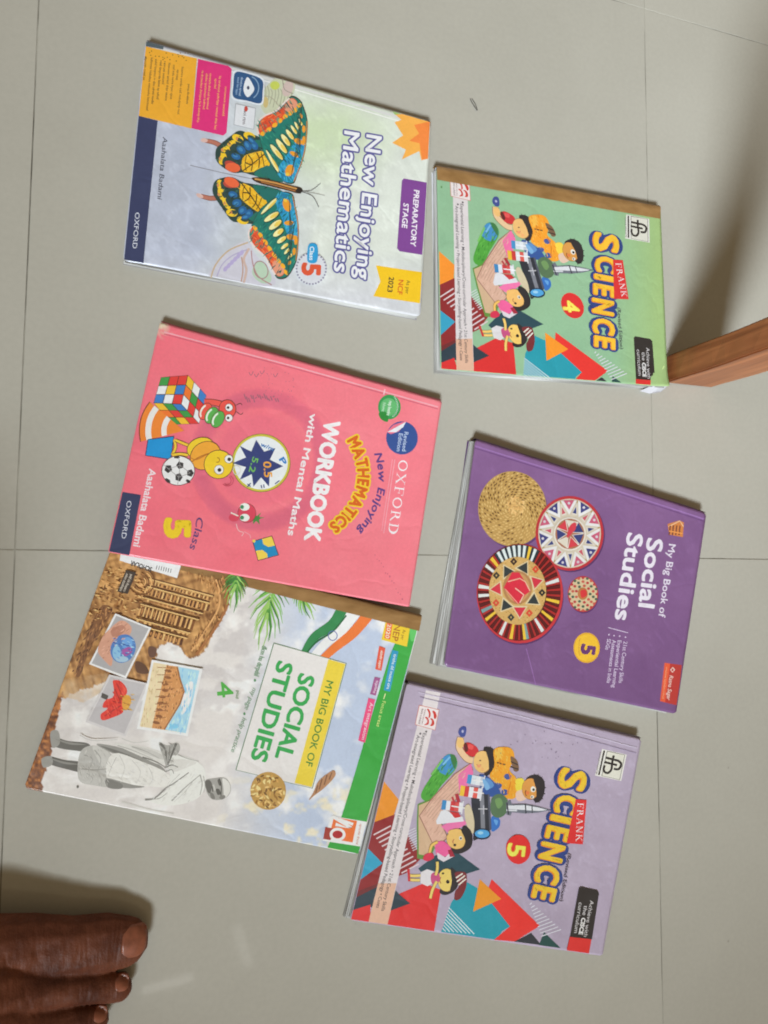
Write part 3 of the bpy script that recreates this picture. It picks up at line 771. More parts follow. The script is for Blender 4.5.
# ================================================================== book 3: social studies 4 (white, green band)
b3 = Book([(114, 541), (421, 618), (359, 854.5), (24, 788)], 0.007,
          'white and green social studies book with temple and flag pictures beneath the pink workbook', (196, 190, 178), seed=3, warp=.0003, gain=1.28)
C5 = Crop(20, 550, 3.414); C6 = Crop(220, 570, 3.533); D6 = Crop(25, 610, 3.491)
temple = [C5(p) for p in smooth([(300, -60), (420, -40), (545, 10), (700, 90), (714, 150), (705, 210), (660, 290), (620, 350), (575, 368), (545, 330), (505, 318), (470, 345), (455, 420), (400, 470), (300, 450), (240, 470), (150, 505), (120, 520), (60, 600), (200, 200)], 4)]
soil = [C5(p) for p in [(150, 478), (140, 520), (112, 640), (108, 700), (82, 770), (72, 850), (-20, 850), (-20, 700)]]
def col3(x, y):
    n = fbm(x / 20, y / 20, 3); nf = fbm(x / 3.5, y / 3.5, 8)
    c = mixc((206, 201, 198), (170, 182, 204), np.clip((x - 190) / 110, 0, 1) * .95 - np.clip((330 - x - (y - 640) * .4) / 200, 0, .5))
    c = mixc(c, (224, 222, 220), np.clip((fbm(x / 26, y / 26, 15) - .5) * 4.2, 0, .85))
    c = mixc(c, (222, 210, 178), np.clip((fbm(x / 13, y / 13, 19) - .56) * 6, 0, .8) * np.clip((y - 770) / 30, 0, 1) * np.clip((x - 210) / 40, 0, 1))
    # grey hills in the lower left
    c = mixc(c, (178, 172, 172), np.clip((fbm(x / 16 + y / 40, y / 12, 33) - .46) * 4, 0, .55) * np.clip((300 - x) / 60, 0, 1) * np.clip((760 - y) / 60, 0.25, 1))
    t = inpoly(x + (nf - .5) * 5, y + (nf - .5) * 5, temple)
    u = (x * .28 + y * .96); v = (x * .96 - y * .28)
    st = vnoise(v / 2.2, u / 30, 45); st2 = vnoise(u / 3.0, v / 26, 46); blk = vnoise(u / 9, v / 16, 44)
    val = .40 * st + .30 * st2 + .24 * blk + .34 * nf - .14
    tc = mixc((96, 58, 28), (222, 172, 108), np.clip(val * 1.25 - .08, 0, 1)); tc = mixc(tc, (228, 186, 130), np.clip((v - 60 - 40 * blk) / 400, 0, .3))
    c = np.where(t[:, None], tc, c)
    sl = inpoly(x + (nf - .5) * 6, y, soil)
    c = np.where(sl[:, None], mixc((84, 44, 22), (190, 124, 66), np.clip((fbm(x / 3, y / 3, 61) - .25) * 1.9, 0, 1)), c)
    sand = np.clip((fbm(x / 9, y / 9, 71) - .35) * 2, 0, 1) * inpoly(x, y, [C5(p) for p in [(150, 440), (300, 420), (300, 470), (220, 520), (140, 500)]])
    c = mixc(c, (196, 168, 134), sand * .8)
    return np.clip(c, 0, 235)
build_body(b3, col3, grid=1.25, r=4, spine_color=(190, 178, 160))
a = Art(b3, 'temple_print', 'carved sandstone temple picture')
dk, lt = (112, 70, 36), (214, 166, 106)
rt = random.Random(12); ex = (.965, .262); ey = (-.30, .954)
def tp(u, v): return (440 + ex[0] * u + ey[0] * v, 92 + ex[1] * u + ey[1] * v)
for r_i, (v0, hh) in enumerate(((0, 22), (26, 34), (66, 18), (90, 46), (142, 16), (162, 34))):   # horizontal courses of the front
    a.poly(C5, [tp(0, v0), tp(232 - v0 * .25, v0), tp(232 - v0 * .28, v0 + 4), tp(0, v0 + 4)], (92, 56, 30)); a.poly(C5, [tp(0, v0 + 5), tp(230 - v0 * .25, v0 + 5), tp(230 - v0 * .28, v0 + 9), tp(0, v0 + 9)], (222, 178, 116))
    u_ = 2.0
    while u_ < 222 - v0 * .28:
        w_ = rt.uniform(9, 19); kind = rt.random(); y0, y1 = v0 + 11, v0 + hh
        if hh > 20:
            a.poly(C5, [tp(u_, y0), tp(u_ + w_ * .36, y0), tp(u_ + w_ * .36, y1), tp(u_, y1)], rt.choice(((206, 158, 98), (190, 138, 80), (218, 174, 112)))); a.poly(C5, [tp(u_ + w_ * .42, y0 + 3), tp(u_ + w_ * .9, y0 + 3), tp(u_ + w_ * .9, y1), tp(u_ + w_ * .42, y1)], rt.choice(((96, 58, 32), (120, 76, 42), (84, 50, 30))))
            if kind > .5: a.ell(C5, *tp(u_ + w_ * .66, (y0 + y1) / 2), w_ * .16, (y1 - y0) * .3, (176, 124, 72), rot=15, n=8)
        else: a.ell(C5, *tp(u_ + w_ / 2, y0 + 2), w_ * .36, 4, rt.choice(((150, 100, 56), (112, 70, 38), (210, 164, 104))), rot=15, n=8)
        u_ += w_
for i in range(46):
    x, y = rt.uniform(250, 420), rt.uniform(60, 230); a.ell(C5, x, y, rt.uniform(4, 12), rt.uniform(2, 4), rt.choice(((110, 68, 36), (206, 156, 94), (150, 100, 54), (90, 54, 30))), rot=rt.choice((15, 105)), n=7)
for r in (46, 36, 26, 16): a.ring(C5, 415, 108, r, r, 4, dk if r in (46, 26) else lt, a0=-60, a1=150)
a.line(C5, curve([(690, 95), (706, 150), (700, 205), (650, 290), (600, 358)]), 10, (150, 98, 56)); a.line(C5, curve([(668, 100), (682, 150), (674, 205), (628, 280), (585, 345)]), 6, (206, 156, 100))
a.blob(C5, [(280, 190), (315, 200), (300, 240), (262, 300), (230, 360), (205, 430), (190, 420), (215, 340), (245, 250)], (120, 80, 50)); a.hatch(C5, [(262, 196), (320, 200), (300, 250), (262, 310), (230, 370), (200, 436), (176, 420), (205, 330), (238, 250)], 110, 20, 5, 1.95, ((96, 60, 36), (150, 104, 64), (176, 126, 78), (84, 52, 34)), 21, .4); a.hatch(C5, [(300, 60), (420, 80), (430, 200), (330, 215), (250, 260), (230, 220)], 130, 16, 4, .27, ((214, 164, 102), (100, 62, 34), (170, 118, 66), (226, 180, 118)), 22, .3); a.hatch(C5, [(560, 70), (700, 95), (704, 200), (650, 288), (600, 350), (570, 340), (640, 240), (660, 150)], 110, 18, 4, 1.75, ((206, 156, 98), (110, 70, 40), (176, 124, 72)), 23, .3)
a.blob(C5, [(440, 330), (465, 335), (460, 365), (440, 362)], (96, 66, 52)); a.blob(C5, [(395, 380), (425, 390), (440, 420), (400, 418)], (90, 60, 42)); a.done()
a = Art(b3, 'price_sticker'); a.poly(C5, [(346, 0), (550, 50), (536, 96), (340, 36)], (222, 222, 224)); a.text(C5, 'SCHOLAR', (452, 60), (380, 36), 16, (60, 58, 60), bold=.03); 
for i in range(7): a.line(C5, [(468 + i * 8, 52 + i * 2), (465 + i * 8, 66 + i * 2)], 2.5, (90, 88, 90))
a.done()
a = Art(b3, 'black_label'); a.poly(C5, [(362, 68), (396, 76), (368, 150), (332, 142)], (62, 52, 46)); a.scribble(C5, (377, 82), (352, 140), 10, (190, 180, 166)); a.scribble(C5, (362, 80), (340, 138), 10, (190, 180, 166)); a.done()
a = Art(b3, 'globe_photo', 'photo of a hand holding a blue globe')
Q = [(325, 216), (448, 265), (362, 438), (236, 389)]; a.poly(C5, Q, (222, 220, 218)); a.poly(C5, [(329, 224), (439, 268), (359, 429), (245, 386)], (160, 158, 160))
a.blob(C5, [(300, 275), (345, 240), (380, 262), (372, 292), (330, 320), (318, 360), (312, 395), (292, 380), (266, 345), (280, 300)], (196, 146, 124)); a.blob(C5, [(310, 275), (345, 255), (360, 272), (325, 300)], (170, 118, 98))
a.ell(C5, 352, 336, 42, 50, (74, 116, 176), rot=25); a.ell(C5, 366, 318, 18, 22, (100, 150, 204)); a.blob(C5, [(345, 345), (372, 330), (384, 345), (360, 362)], (150, 80, 150)); a.ell(C5, 330, 350, 14, 24, (130, 176, 206)); a.ell(C5, 348, 372, 22, 10, (150, 180, 200)); a.hatch(C5, [(300, 275), (345, 240), (380, 262), (372, 292), (330, 320), (318, 360), (292, 380), (266, 345), (280, 300)], 40, 16, 4, -.8, ((212, 164, 142), (176, 124, 104)), 2); a.hatch(C5, [(320, 300), (390, 300), (390, 370), (320, 370)], 40, 14, 5, .4, ((96, 146, 200), (54, 92, 158), (150, 190, 216)), 3); a.done()
a = Art(b3, 'flower_photo', 'photo of a red flower')
a.poly(C5, [(305, 424), (438, 455), (360, 636), (224, 586)], (196, 192, 192)); a.poly(C5, [(309, 432), (428, 459), (356, 626), (234, 581)], (176, 172, 174))
a.poly(C5, [(280, 486), (302, 496), (298, 512), (276, 502)], (74, 70, 66))
a.blob(C5, [(318, 445), (345, 448), (366, 480), (350, 520), (352, 552), (318, 570), (282, 580), (276, 560), (300, 540), (282, 535), (292, 512), (318, 500), (320, 470)], (206, 52, 40))
for q in ([(330, 455), (345, 490), (340, 520)], [(290, 565), (320, 545), (345, 530)], [(315, 515), (335, 520), (350, 522)], [(322, 470), (336, 500), (345, 520)]): a.line(C5, curve(q), 4, (160, 34, 30))
a.hatch(C5, [(318, 448), (345, 450), (364, 480), (350, 520), (350, 550), (318, 568), (282, 576), (300, 540), (292, 512), (318, 500)], 70, 20, 4, 1.2, ((228, 84, 62), (176, 34, 30), (218, 66, 48)), 4); a.blob(C5, [(352, 500), (372, 495), (380, 515), (366, 545), (350, 535)], (206, 150, 60)); a.hatch(C5, [(345, 490), (390, 490), (385, 548), (345, 545)], 24, 16, 3, .3, ((226, 176, 80), (150, 90, 40)), 5); a.done()
a = Art(b3, 'building_photo', 'photo of a domed sandstone building')
a.poly(C5, [(450, 374), (623, 405), (572, 634), (399, 609)], (222, 220, 214)); a.poly(C5, [(456, 383), (612, 411), (566, 624), (409, 601)], (214, 196, 160)); a.poly(C5, [(540, 398), (612, 411), (566, 624), (490, 611), (540, 540), (556, 480)], (156, 196, 220)); a.blob(C5, [(560, 470), (590, 450), (580, 520), (550, 560)], (214, 222, 226)); a.ell(C5, 520, 600, 22, 9, (120, 186, 220))
a.poly(C5, [(500, 392), (536, 398), (542, 430), (556, 460), (560, 490), (545, 520), (520, 560), (490, 612), (450, 606), (470, 520)], (196, 138, 84))
for i in range(9): a.ell(C5, 505 - i * 5 + (i % 2) * 4, 412 + i * 22, 12, 5, (130, 82, 48), rot=10)
for i in range(8): a.line(C5, [(528 - i * 4, 402 + i * 24), (470 - i * 2, 400 + i * 25)], 2.5, (150, 98, 60))
a.hatch(C5, [(500, 394), (534, 400), (540, 430), (556, 470), (545, 520), (490, 610), (452, 604), (470, 520)], 130, 12, 4, 1.75, ((220, 166, 108), (150, 98, 58), (206, 150, 96), (120, 76, 46)), 6); a.hatch(C5, [(456, 384), (496, 391), (462, 520), (446, 604), (411, 600)], 60, 16, 4, 1.75, ((226, 206, 166), (196, 172, 130)), 7); a.hatch(C5, [(545, 400), (610, 412), (566, 622), (495, 610), (545, 540), (560, 480)], 60, 22, 6, 1.7, ((180, 212, 230), (132, 182, 212)), 8); a.line(C5, [(536, 398), (546, 440), (560, 482), (545, 525), (492, 612)], 5, (150, 98, 58)); a.done()
a = Art(b3, 'walking_figure_print', 'black and white photo of a figure walking in a shawl')
E5 = Crop(80, 730, 4.8); G = lambda v: (v + 2, v, v - 5)
for pts, v in (([(118, 640), (165, 652), (232, 660), (238, 686), (180, 684), (116, 670)], 96), ([(98, 704), (150, 716), (214, 726), (212, 758), (150, 746), (96, 728)], 90), ([(104, 622), (130, 618), (136, 660), (110, 674)], 142), ([(74, 712), (106, 704), (110, 732), (80, 742)], 142)): a.blob(C5, pts, G(v))
for pts, v in (([(120, 645), (170, 656), (225, 664), (170, 664)], 132), ([(100, 710), (150, 722), (205, 732), (150, 730)], 128)): a.blob(C5, pts, G(v))
for pts, v in (([(5, 100), (60, 74), (130, 96), (160, 150), (130, 225), (145, 272), (60, 264), (0, 246), (-12, 180)], 168), ([(60, 78), (128, 98), (155, 150), (128, 200), (90, 150)], 186), ([(0, 190), (60, 196), (125, 230), (138, 268), (60, 262), (0, 244)], 178),
               ([(78, 68), (165, 78), (300, 118), (400, 182), (402, 214), (320, 184), (165, 116)], 136), ([(100, 76), (200, 106), (320, 160), (395, 205), (300, 172), (165, 110)], 104),
               ([(165, 66), (240, 70), (335, 86), (402, 112), (416, 150), (380, 166), (290, 126)], 200), ([(240, 76), (330, 92), (396, 120), (400, 142), (320, 116)], 184),
               ([(158, 112), (300, 152), (425, 212), (432, 272), (330, 270), (250, 264), (128, 230)], 212), ([(128, 230), (250, 262), (310, 272), (240, 280), (150, 268)], 134), ([(126, 236), (200, 258), (196, 282), (134, 276)], 112),
               ([(378, 60), (420, 74), (466, 60), (480, 92), (446, 150), (418, 184), (400, 132)], 158), ([(425, 140), (480, 122), (560, 150), (602, 200), (592, 292), (540, 340), (430, 362), (336, 336), (430, 272)], 214), ([(430, 150), (500, 140), (560, 156), (520, 176), (450, 200)], 200)): a.blob(E5, pts, G(v), 4)
for q, w, v in (([(385, 64), (410, 96), (414, 150)], 13, 96), ([(462, 64), (446, 104), (418, 178)], 12, 92), ([(432, 78), (428, 120), (420, 160)], 6, 120), ([(300, 130), (360, 150), (405, 176)], 7, 108), ([(470, 118), (520, 138), (570, 150)], 5, 150), ([(405, 180), (440, 168), (470, 178)], 8, 120), ([(410, 200), (440, 190), (450, 210)], 6, 128), ([(312, 334), (360, 326), (415, 276), (450, 256), (522, 204)], 9, 122), ([(336, 330), (380, 328), (420, 300)], 5, 150), ([(440, 340), (500, 280), (578, 214)], 7, 148), ([(576, 214), (586, 260), (576, 312)], 6, 146), ([(592, 220), (600, 262), (594, 300)], 4, 160), ([(190, 122), (214, 180), (196, 236)], 4, 186), ([(250, 146), (290, 200), (270, 258)], 4, 190), ([(330, 180), (350, 230), (330, 266)], 4, 188), ([(175, 130), (150, 180), (134, 226)], 3, 170), ([(20, 120), (60, 140), (40, 200)], 5, 142), ([(70, 96), (100, 140), (84, 200)], 5, 146), ([(5, 186), (70, 192), (128, 186)], 5, 138), ([(30, 206), (60, 230), (50, 256)], 4, 150), ([(90, 208), (104, 240), (96, 262)], 4, 150), ([(180, 74), (260, 100), (350, 140)], 4, 160), ([(250, 80), (320, 104), (380, 136)], 4, 150), ([(200, 345), (330, 380), (450, 402)], 9, 196), ([(0, 22), (60, 48), (180, 44)], 5, 178), ([(200, 40), (260, 60), (330, 52)], 5, 182), ([(480, 210), (440, 250), (400, 300)], 3, 176), ([(540, 250), (500, 300), (450, 345)], 3, 180)): a.line(E5, curve(q), w, G(v), w * .45)
a.hatch(E5, [(5, 100), (60, 76), (130, 98), (158, 150), (130, 225), (143, 270), (60, 262), (0, 244), (-10, 180)], 90, 26, 3, 1.3, (G(150), G(186), G(196)), 2, .5); a.hatch(E5, [(160, 114), (300, 154), (423, 214), (430, 270), (250, 262), (130, 230)], 70, 28, 3, .5, (G(200), G(222), G(190)), 3, .5); a.hatch(E5, [(430, 150), (560, 155), (600, 200), (590, 290), (540, 338), (430, 358), (345, 336)], 60, 30, 3, -.7, (G(200), G(224), G(190)), 4, .4); a.hatch(E5, [(380, 62), (466, 62), (478, 92), (446, 150), (418, 180), (402, 132)], 40, 22, 3, 1.2, (G(110), G(186), G(130)), 5, .5)
a.blob(E5, [(600, 248), (612, 236), (640, 232), (690, 228), (716, 250), (724, 285), (714, 312), (690, 330), (650, 336), (625, 325), (606, 292)], G(150)); a.blob(E5, [(684, 232), (714, 250), (722, 285), (712, 310), (692, 326), (688, 280)], G(204)); a.blob(E5, [(600, 250), (620, 240), (634, 262), (626, 300), (612, 296)], G(92)); a.blob(E5, [(624, 300), (640, 306), (648, 330), (630, 326)], G(112)); a.blob(E5, [(660, 240), (672, 236), (680, 262), (668, 266)], G(86)); a.blob(E5, [(652, 284), (668, 284), (676, 306), (660, 310)], G(82)); a.line(E5, curve([(668, 232), (678, 268), (676, 322)]), 4, G(66)); a.line(E5, [(640, 262), (648, 290)], 8, G(180)); a.line(E5, [(634, 270), (638, 296)], 5, G(70)); a.blob(E5, [(668, 322), (690, 312), (698, 322), (680, 334)], G(120)); a.ell(C5, 197, 808, 4, 5, G(100)); a.done()
a = Art(b3, 'palm_print', 'green palm fronds')
def frond(base, tip, n, ln, seed):
    rr = random.Random(seed); dx, dy = tip[0] - base[0], tip[1] - base[1]; L = math.hypot(dx, dy); dx /= L; dy /= L
    for i in range(n):
        t = i / (n - 1); bx, by = base[0] + dx * L * t * .55, base[1] + dy * L * t * .55
        for sg in (-1, 1):
            an = math.atan2(dy, dx) + sg * (1.15 - .95 * t) + rr.uniform(-.08, .08); l = ln * (.75 + .5 * t) * rr.uniform(.85, 1.1)
            a.line(C6, [(bx, by), (bx + math.cos(an) * l * .6, by + math.sin(an) * l * .6), (bx + math.cos(an + sg * -.12) * l, by + math.sin(an + sg * -.12) * l)], 8, rr.choice(((82, 140, 60), (112, 168, 74), (60, 116, 52), (140, 180, 92))), 1.5)
frond((190, 30), (150, 250), 12, 105, 1); frond((60, 10), (50, 95), 8, 70, 2); frond((270, 60), (310, 140), 8, 62, 3); a.done()
a = Art(b3, 'flag_ribbon_print', 'tricolour flag ribbon')
a.line(C6, curve([(440, 125), (400, 190), (330, 240), (288, 312)]), 44, (46, 122, 72), 22); a.line(C6, curve([(480, 140), (430, 210), (370, 262), (320, 318)]), 46, (218, 222, 224), 24); a.line(C6, curve([(530, 150), (470, 222), (405, 275), (350, 325)]), 42, (234, 112, 54), 24); a.line(C6, curve([(446, 160), (400, 215), (340, 255), (300, 300)]), 6, (30, 92, 54)); a.ring(C6, 398, 232, 17, 18, 3, (90, 100, 160)); a.done()
a = Art(b3, 'title_panel'); Qw = [(190, 258), (446, 330), (326, 771), (56, 706)]; a.poly(C6, Qw, (208, 204, 202)); a.outline(C6, Qw, 3, (70, 110, 72)); a.poly(C6, [(383, 315), (443, 332), (324, 767), (263, 752)], (240, 190, 62))
a.text(C6, 'MY BIG BOOK OF', (377, 389), (301, 690), 24, (60, 120, 52), bold=.012); a.text(C6, 'SOCIAL', (283, 362), (195, 662), 54, (46, 150, 74), bold=.035); a.text(C6, 'STUDIES', (206, 318), (108, 668), 54, (46, 150, 74), bold=.035); a.done()
a = Art(b3, 'tagline_lettering'); a.scribble(C6, (150, 266), (120, 372), 19, (112, 150, 120)); a.ell(C6, 123, 390, 4, 5, (80, 130, 90)); a.text(C6, 'my page', (116, 415), (86, 490), 17, (112, 146, 118), shear=.2); a.ell(C6, 86, 508, 4, 5, (80, 130, 90)); a.text(C6, 'help practice', (80, 520), (38, 640), 17, (112, 146, 118), shear=.2)
a.text(C5, '4', (670, 452), (676, 506), 52, (72, 158, 62), bold=.02); a.scribble(C5, (740, 480), (736, 506), 11, (120, 150, 110)); a.done()
a = Art(b3, 'green_band'); a.poly(C6, [(660, 188), (730, 190), (690, 395), (540, 900), (500, 1010), (372, 996), (430, 868), (470, 740), (540, 500), (600, 300), (640, 210)], (54, 152, 62)); a.blob(C6, [(672, 200), (700, 205), (696, 240), (674, 250)], (92, 180, 96)); a.done()
a = Art(b3, 'policy_badge'); a.poly(C6, [(586, 176), (672, 196), (660, 271), (570, 246)], (240, 184, 50)); a.text(C6, 'As per', (646, 210), (638, 246), 11, (120, 80, 40)); a.text(C6, 'NEP', (618, 190), (606, 248), 22, (160, 92, 40), bold=.01); a.poly(C6, [(590, 180), (610, 184), (600, 246), (580, 240)], (214, 92, 52)); a.text(C6, '2020', (592, 190), (584, 240), 13, (236, 214, 190), bold=.02); a.done()
a = Art(b3, 'skill_tags')
a.poly(C6, [(562, 268), (584, 276), (570, 356), (548, 350)], (206, 84, 62)); a.scribble(C6, (568, 284), (558, 346), 10, (236, 210, 200)); a.poly(C6, [(608, 282), (630, 288), (600, 430), (578, 424)], (46, 140, 180)); a.scribble(C6, (614, 296), (588, 420), 11, (206, 230, 236)); a.poly(C6, [(546, 378), (566, 382), (550, 444), (530, 438)], (150, 82, 130)); a.scribble(C6, (552, 390), (540, 434), 10, (226, 200, 220)); a.poly(C6, [(524, 452), (548, 458), (512, 610), (488, 602)], (212, 72, 118)); a.text(C6, 'Art integration', (530, 468), (500, 598), 12, (236, 210, 220)); a.text(C6, 'Focus areas', (574, 462), (552, 552), 12, (206, 214, 130)); a.line(C6, [(584, 436), (578, 456)], 3, (230, 230, 160)); a.done()
a = Art(b3, 'coin_print', 'round golden seed disc'); a.ell(C6, 170, 780, 63, 67, (176, 138, 74)); rr = random.Random(5)
for i in range(90):
    t, r = rr.uniform(0, 6.28), 58 * math.sqrt(rr.random()); a.ell(C6, 170 + r * math.cos(t), 780 + r * math.sin(t), 8, 3.4, rr.choice(((214, 180, 112), (140, 100, 46), (226, 194, 132), (110, 78, 40), (196, 152, 84))), rot=rr.uniform(0, 180), n=8)
a.done()
a = Art(b3, 'shell_print', 'brown spiral shell'); a.blob(C6, [(402, 708), (406, 728), (370, 768), (335, 795), (314, 812), (330, 785), (345, 750), (375, 722)], (166, 122, 88))
for q in ([(395, 715), (385, 740)], [(378, 724), (368, 758)], [(360, 738), (350, 775)], [(345, 760), (338, 788)]): a.line(C6, q, 4, (112, 78, 56))
a.done()
a = Art(b3, 'anniversary_badge'); a.poly(C6, [(394, 868), (522, 890), (506, 978), (362, 956)], (222, 220, 220)); a.poly(C6, [(402, 872), (484, 886), (468, 962), (384, 948)], (226, 106, 50)); a.poly(C6, [(372, 908), (398, 912), (390, 954), (364, 950)], (150, 56, 48)); a.line(C6, [(408, 898), (462, 910), (398, 870)], 13, (226, 224, 222)); a.line(C6, [(420, 880), (470, 898)], 10, (226, 224, 222)); a.ring(C6, 415, 934, 28, 24, 10, (226, 222, 220)); a.ell(C6, 415, 934, 18, 13, (160, 40, 44)); a.scribble(C6, (494, 896), (480, 968), 9, (190, 120, 100)); a.done()
tape_strip(b3, [(114, 540.5), (421.5, 617.5), (419, 631), (114, 553)], 'spine_tape')

# ================================================================== book 2: pink workbook
b2 = Book([(160, 322), (442, 401), (409.5, 607), (108, 552)], 0.0085,
          'pink mathematics workbook with a caterpillar, puzzle cube and compass star on the cover', (222, 112, 134), lift=(0, 0, .0082, .0082), seed=2, warp=.0003, gain=1.10)
def col2(x, y):
    n = fbm(x / 40, y / 40, 5); c = mixc((228, 106, 122), (248, 126, 138), n * .8 + (x - 250) / 400)
    cn = np.hypot(x - 161, (y - 323)); c = mixc(c, (214, 200, 172), np.clip(1.35 - cn / 10 + (fbm(x / 3, y / 3, 3) - .5) * 2, 0, 1))
    d = np.hypot((x - 261), (y - 460) * 1.0); rg = np.clip(1 - np.abs(d - 62) / 10, 0, 1) ** .35
    c = mixc(c, (196, 92, 120), np.clip(rg * (.55 + .7 * (fbm(x / 16, y / 16, 9) - .3)), 0, .62))
    c = mixc(c, (204, 96, 122), np.clip(1 - (d - 42) / 8, 0, 1) * .35)
    return np.clip(c, 0, 240)
build_body(b2, col2, grid=2.5, r=1.5, spine_color=(176, 84, 100))
C3 = Crop(100, 310, 4.094); C4 = Crop(260, 360, 4.042); D2 = Crop(130, 360, 4.518)
OUT = (88, 52, 46)
a = Art(b2, 'crease_line'); a.line(PX, [(164, 332), (300, 368), (438, 407)], 1.1, (240, 168, 180)); a.line(PX, [(164, 334), (300, 370), (438, 409)], .8, (196, 92, 112)); a.line(C4, [(505, 118), (500, 140)], 5, (240, 190, 196)); a.done(kind='stuff')
a = Art(b2, 'compass_print', 'round compass star with numbers'); a.ell(D2, 592, 465, 133, 132, (120, 110, 50), n=44); a.ell(D2, 592, 465, 130, 129, (196, 186, 66), n=44); a.ell(D2, 592, 465, 121, 120, (222, 226, 232), n=44)
a.poly(D2, [(570, 360), (606, 414), (657, 398), (632, 450), (692, 480), (632, 506), (628, 572), (592, 530), (558, 572), (550, 516), (495, 542), (524, 484), (463, 466), (524, 440), (496, 388), (548, 414)], (50, 62, 116))
a.text(D2, '0.5', (602, 458), (608, 530), 34, (232, 160, 60), bold=.02, shear=.1); a.text(D2, '5.2', (556, 436), (536, 504), 26, (110, 180, 80), bold=.02); a.text(D2, 'w/m', (588, 388), (646, 412), 18, (40, 110, 176), bold=.03); a.text(D2, 'P', (672, 448), (690, 478), 24, (40, 120, 190), bold=.05)
for q in ([(655, 560), (675, 545)], [(592, 565), (596, 580)], [(604, 562), (606, 578)], [(530, 560), (545, 572)], [(545, 556), (530, 574)]): a.line(D2, q, 5, (50, 70, 120))
a.done()
a = Art(b2, 'puzzle_cube_print', 'coloured puzzle cube'); K = dict(g=(62, 148, 72), r=(214, 62, 58), w=(222, 224, 226), y=(238, 184, 54), b=(58, 122, 190), o=(232, 116, 50))
def face(A, B, C, D, rows):
    a.poly(D2, [A, B, C, D], (70, 46, 44)); L = lambda p, q, t: (p[0] + (q[0] - p[0]) * t, p[1] + (q[1] - p[1]) * t)
    for j in range(3):
        for i in range(3):
            g = .012; P = lambda u, v: L(L(A, B, u), L(D, C, u), v)
            a.poly(D2, [P(i / 3 + g, j / 3 + g), P((i + 1) / 3 - g, j / 3 + g), P((i + 1) / 3 - g, (j + 1) / 3 - g), P(i / 3 + g, (j + 1) / 3 - g)], K[rows[j][i]])
face((140, 78), (262, 68), (232, 200), (106, 194), ('grr', 'wyb', 'bwr')); face((262, 68), (345, 160), (312, 288), (232, 200), ('ywb', 'ogr', 'wrw')); face((106, 194), (232, 200), (312, 288), (190, 292), ('ygb', 'org', 'gyr')); a.done()
a = Art(b2, 'snail_print', 'red snail with a striped shell'); a.line(D2, curve([(335, 190), (380, 192), (430, 205)]), 30, OUT); a.line(D2, curve([(335, 190), (380, 192), (430, 205)]), 24, (222, 84, 74)); a.ell(D2, 440, 222, 40, 44, OUT); a.ell(D2, 440, 222, 37, 41, (222, 80, 72))
for i, (x, y) in enumerate(((340, 232), (368, 250), (396, 268))):
    a.ell(D2, x, y, 28, 42, OUT, rot=30); a.ell(D2, x, y, 26, 39, ((222, 84, 70), (86, 166, 78), (86, 166, 78))[i], rot=30); a.ring(D2, x, y, 22, 35, 8, (222, 226, 214), a0=100, a1=230, rot=30)
for (x, y) in ((447, 215), (447, 262)): a.ell(D2, x, y, 18, 18, OUT); a.ell(D2, x, y, 16, 16, (226, 226, 226)); a.ell(D2, x - 4, y, 6, 6, (40, 36, 40))
a.line(D2, curve([(478, 205), (498, 196), (506, 204)]), 3, OUT); a.line(D2, curve([(478, 232), (500, 246), (510, 238)]), 3, OUT); a.done()
a = Art(b2, 'traffic_cone_print', 'orange and white cone'); fan_ = lambda r0, r1: [(245 - r * 0 + (-r) * math.cos(t), 320 + r * math.sin(t) * -1) for r, t in [(r1, math.radians(d)) for d in range(-14, 42, 6)] + [(r0, math.radians(d)) for d in range(40, -16, -6)]]
a.poly(D2, fan_(0.1, 205), OUT); a.poly(D2, fan_(2, 201), (236, 130, 52)); a.poly(D2, fan_(150, 176), (224, 222, 220)); a.poly(D2, fan_(80, 104), (224, 222, 220)); a.done()
a = Art(b2, 'blue_box_print'); a.poly(D2, [(80, 358), (200, 343), (186, 452), (68, 432)], (26, 44, 80)); a.poly(D2, [(83, 361), (196, 347), (183, 448), (72, 430)], (26, 142, 206)); a.done()
a = Art(b2, 'caterpillar_print', 'yellow cartoon caterpillar')
for q in ([(200, 360), (205, 395), (190, 430)], [(205, 362), (235, 375), (262, 385)], [(192, 430), (225, 425), (262, 430)]): a.line(D2, curve(q), 16, OUT); a.line(D2, curve(q), 11, (236, 190, 60))
a.ell(D2, 318, 398, 64, 48, OUT, rot=-20); a.ell(D2, 318, 398, 61, 45, (236, 194, 48), rot=-20); a.ell(D2, 340, 432, 74, 62, OUT, rot=-35); a.ell(D2, 340, 432, 71, 59, (240, 160, 56), rot=-35)
a.ell(D2, 400, 472, 67, 66, OUT); a.ell(D2, 400, 472, 64, 63, (238, 194, 46)); a.line(D2, curve([(268, 468), (310, 440), (355, 422)]), 5, (180, 110, 40)); a.line(D2, curve([(272, 440), (300, 450), (350, 425)]), 4, (180, 110, 40))
for (x, y, r) in ((446, 448, 20), (402, 496, 22)): a.ell(D2, x, y, r, r, OUT); a.ell(D2, x, y, r - 2, r - 2, (226, 226, 224)); a.ell(D2, x + 2, y + 1, r * .4, r * .4, (40, 36, 40))
a.ring(D2, 394, 452, 12, 12, 3, (150, 90, 40), a0=-90, a1=120); a.ring(D2, 482, 498, 18, 22, 3, (214, 210, 200)); a.ring(D2, 440, 545, 18, 20, 3, (190, 70, 90), a0=-60, a1=140); a.ring(D2, 440, 545, 28, 26, 3, (190, 70, 90), a0=-60, a1=140); a.done()
a = Art(b2, 'football_print', 'white and black football'); a.ell(D2, 218, 500, 76, 68, OUT); a.ell(D2, 218, 500, 73, 65, (222, 222, 222))
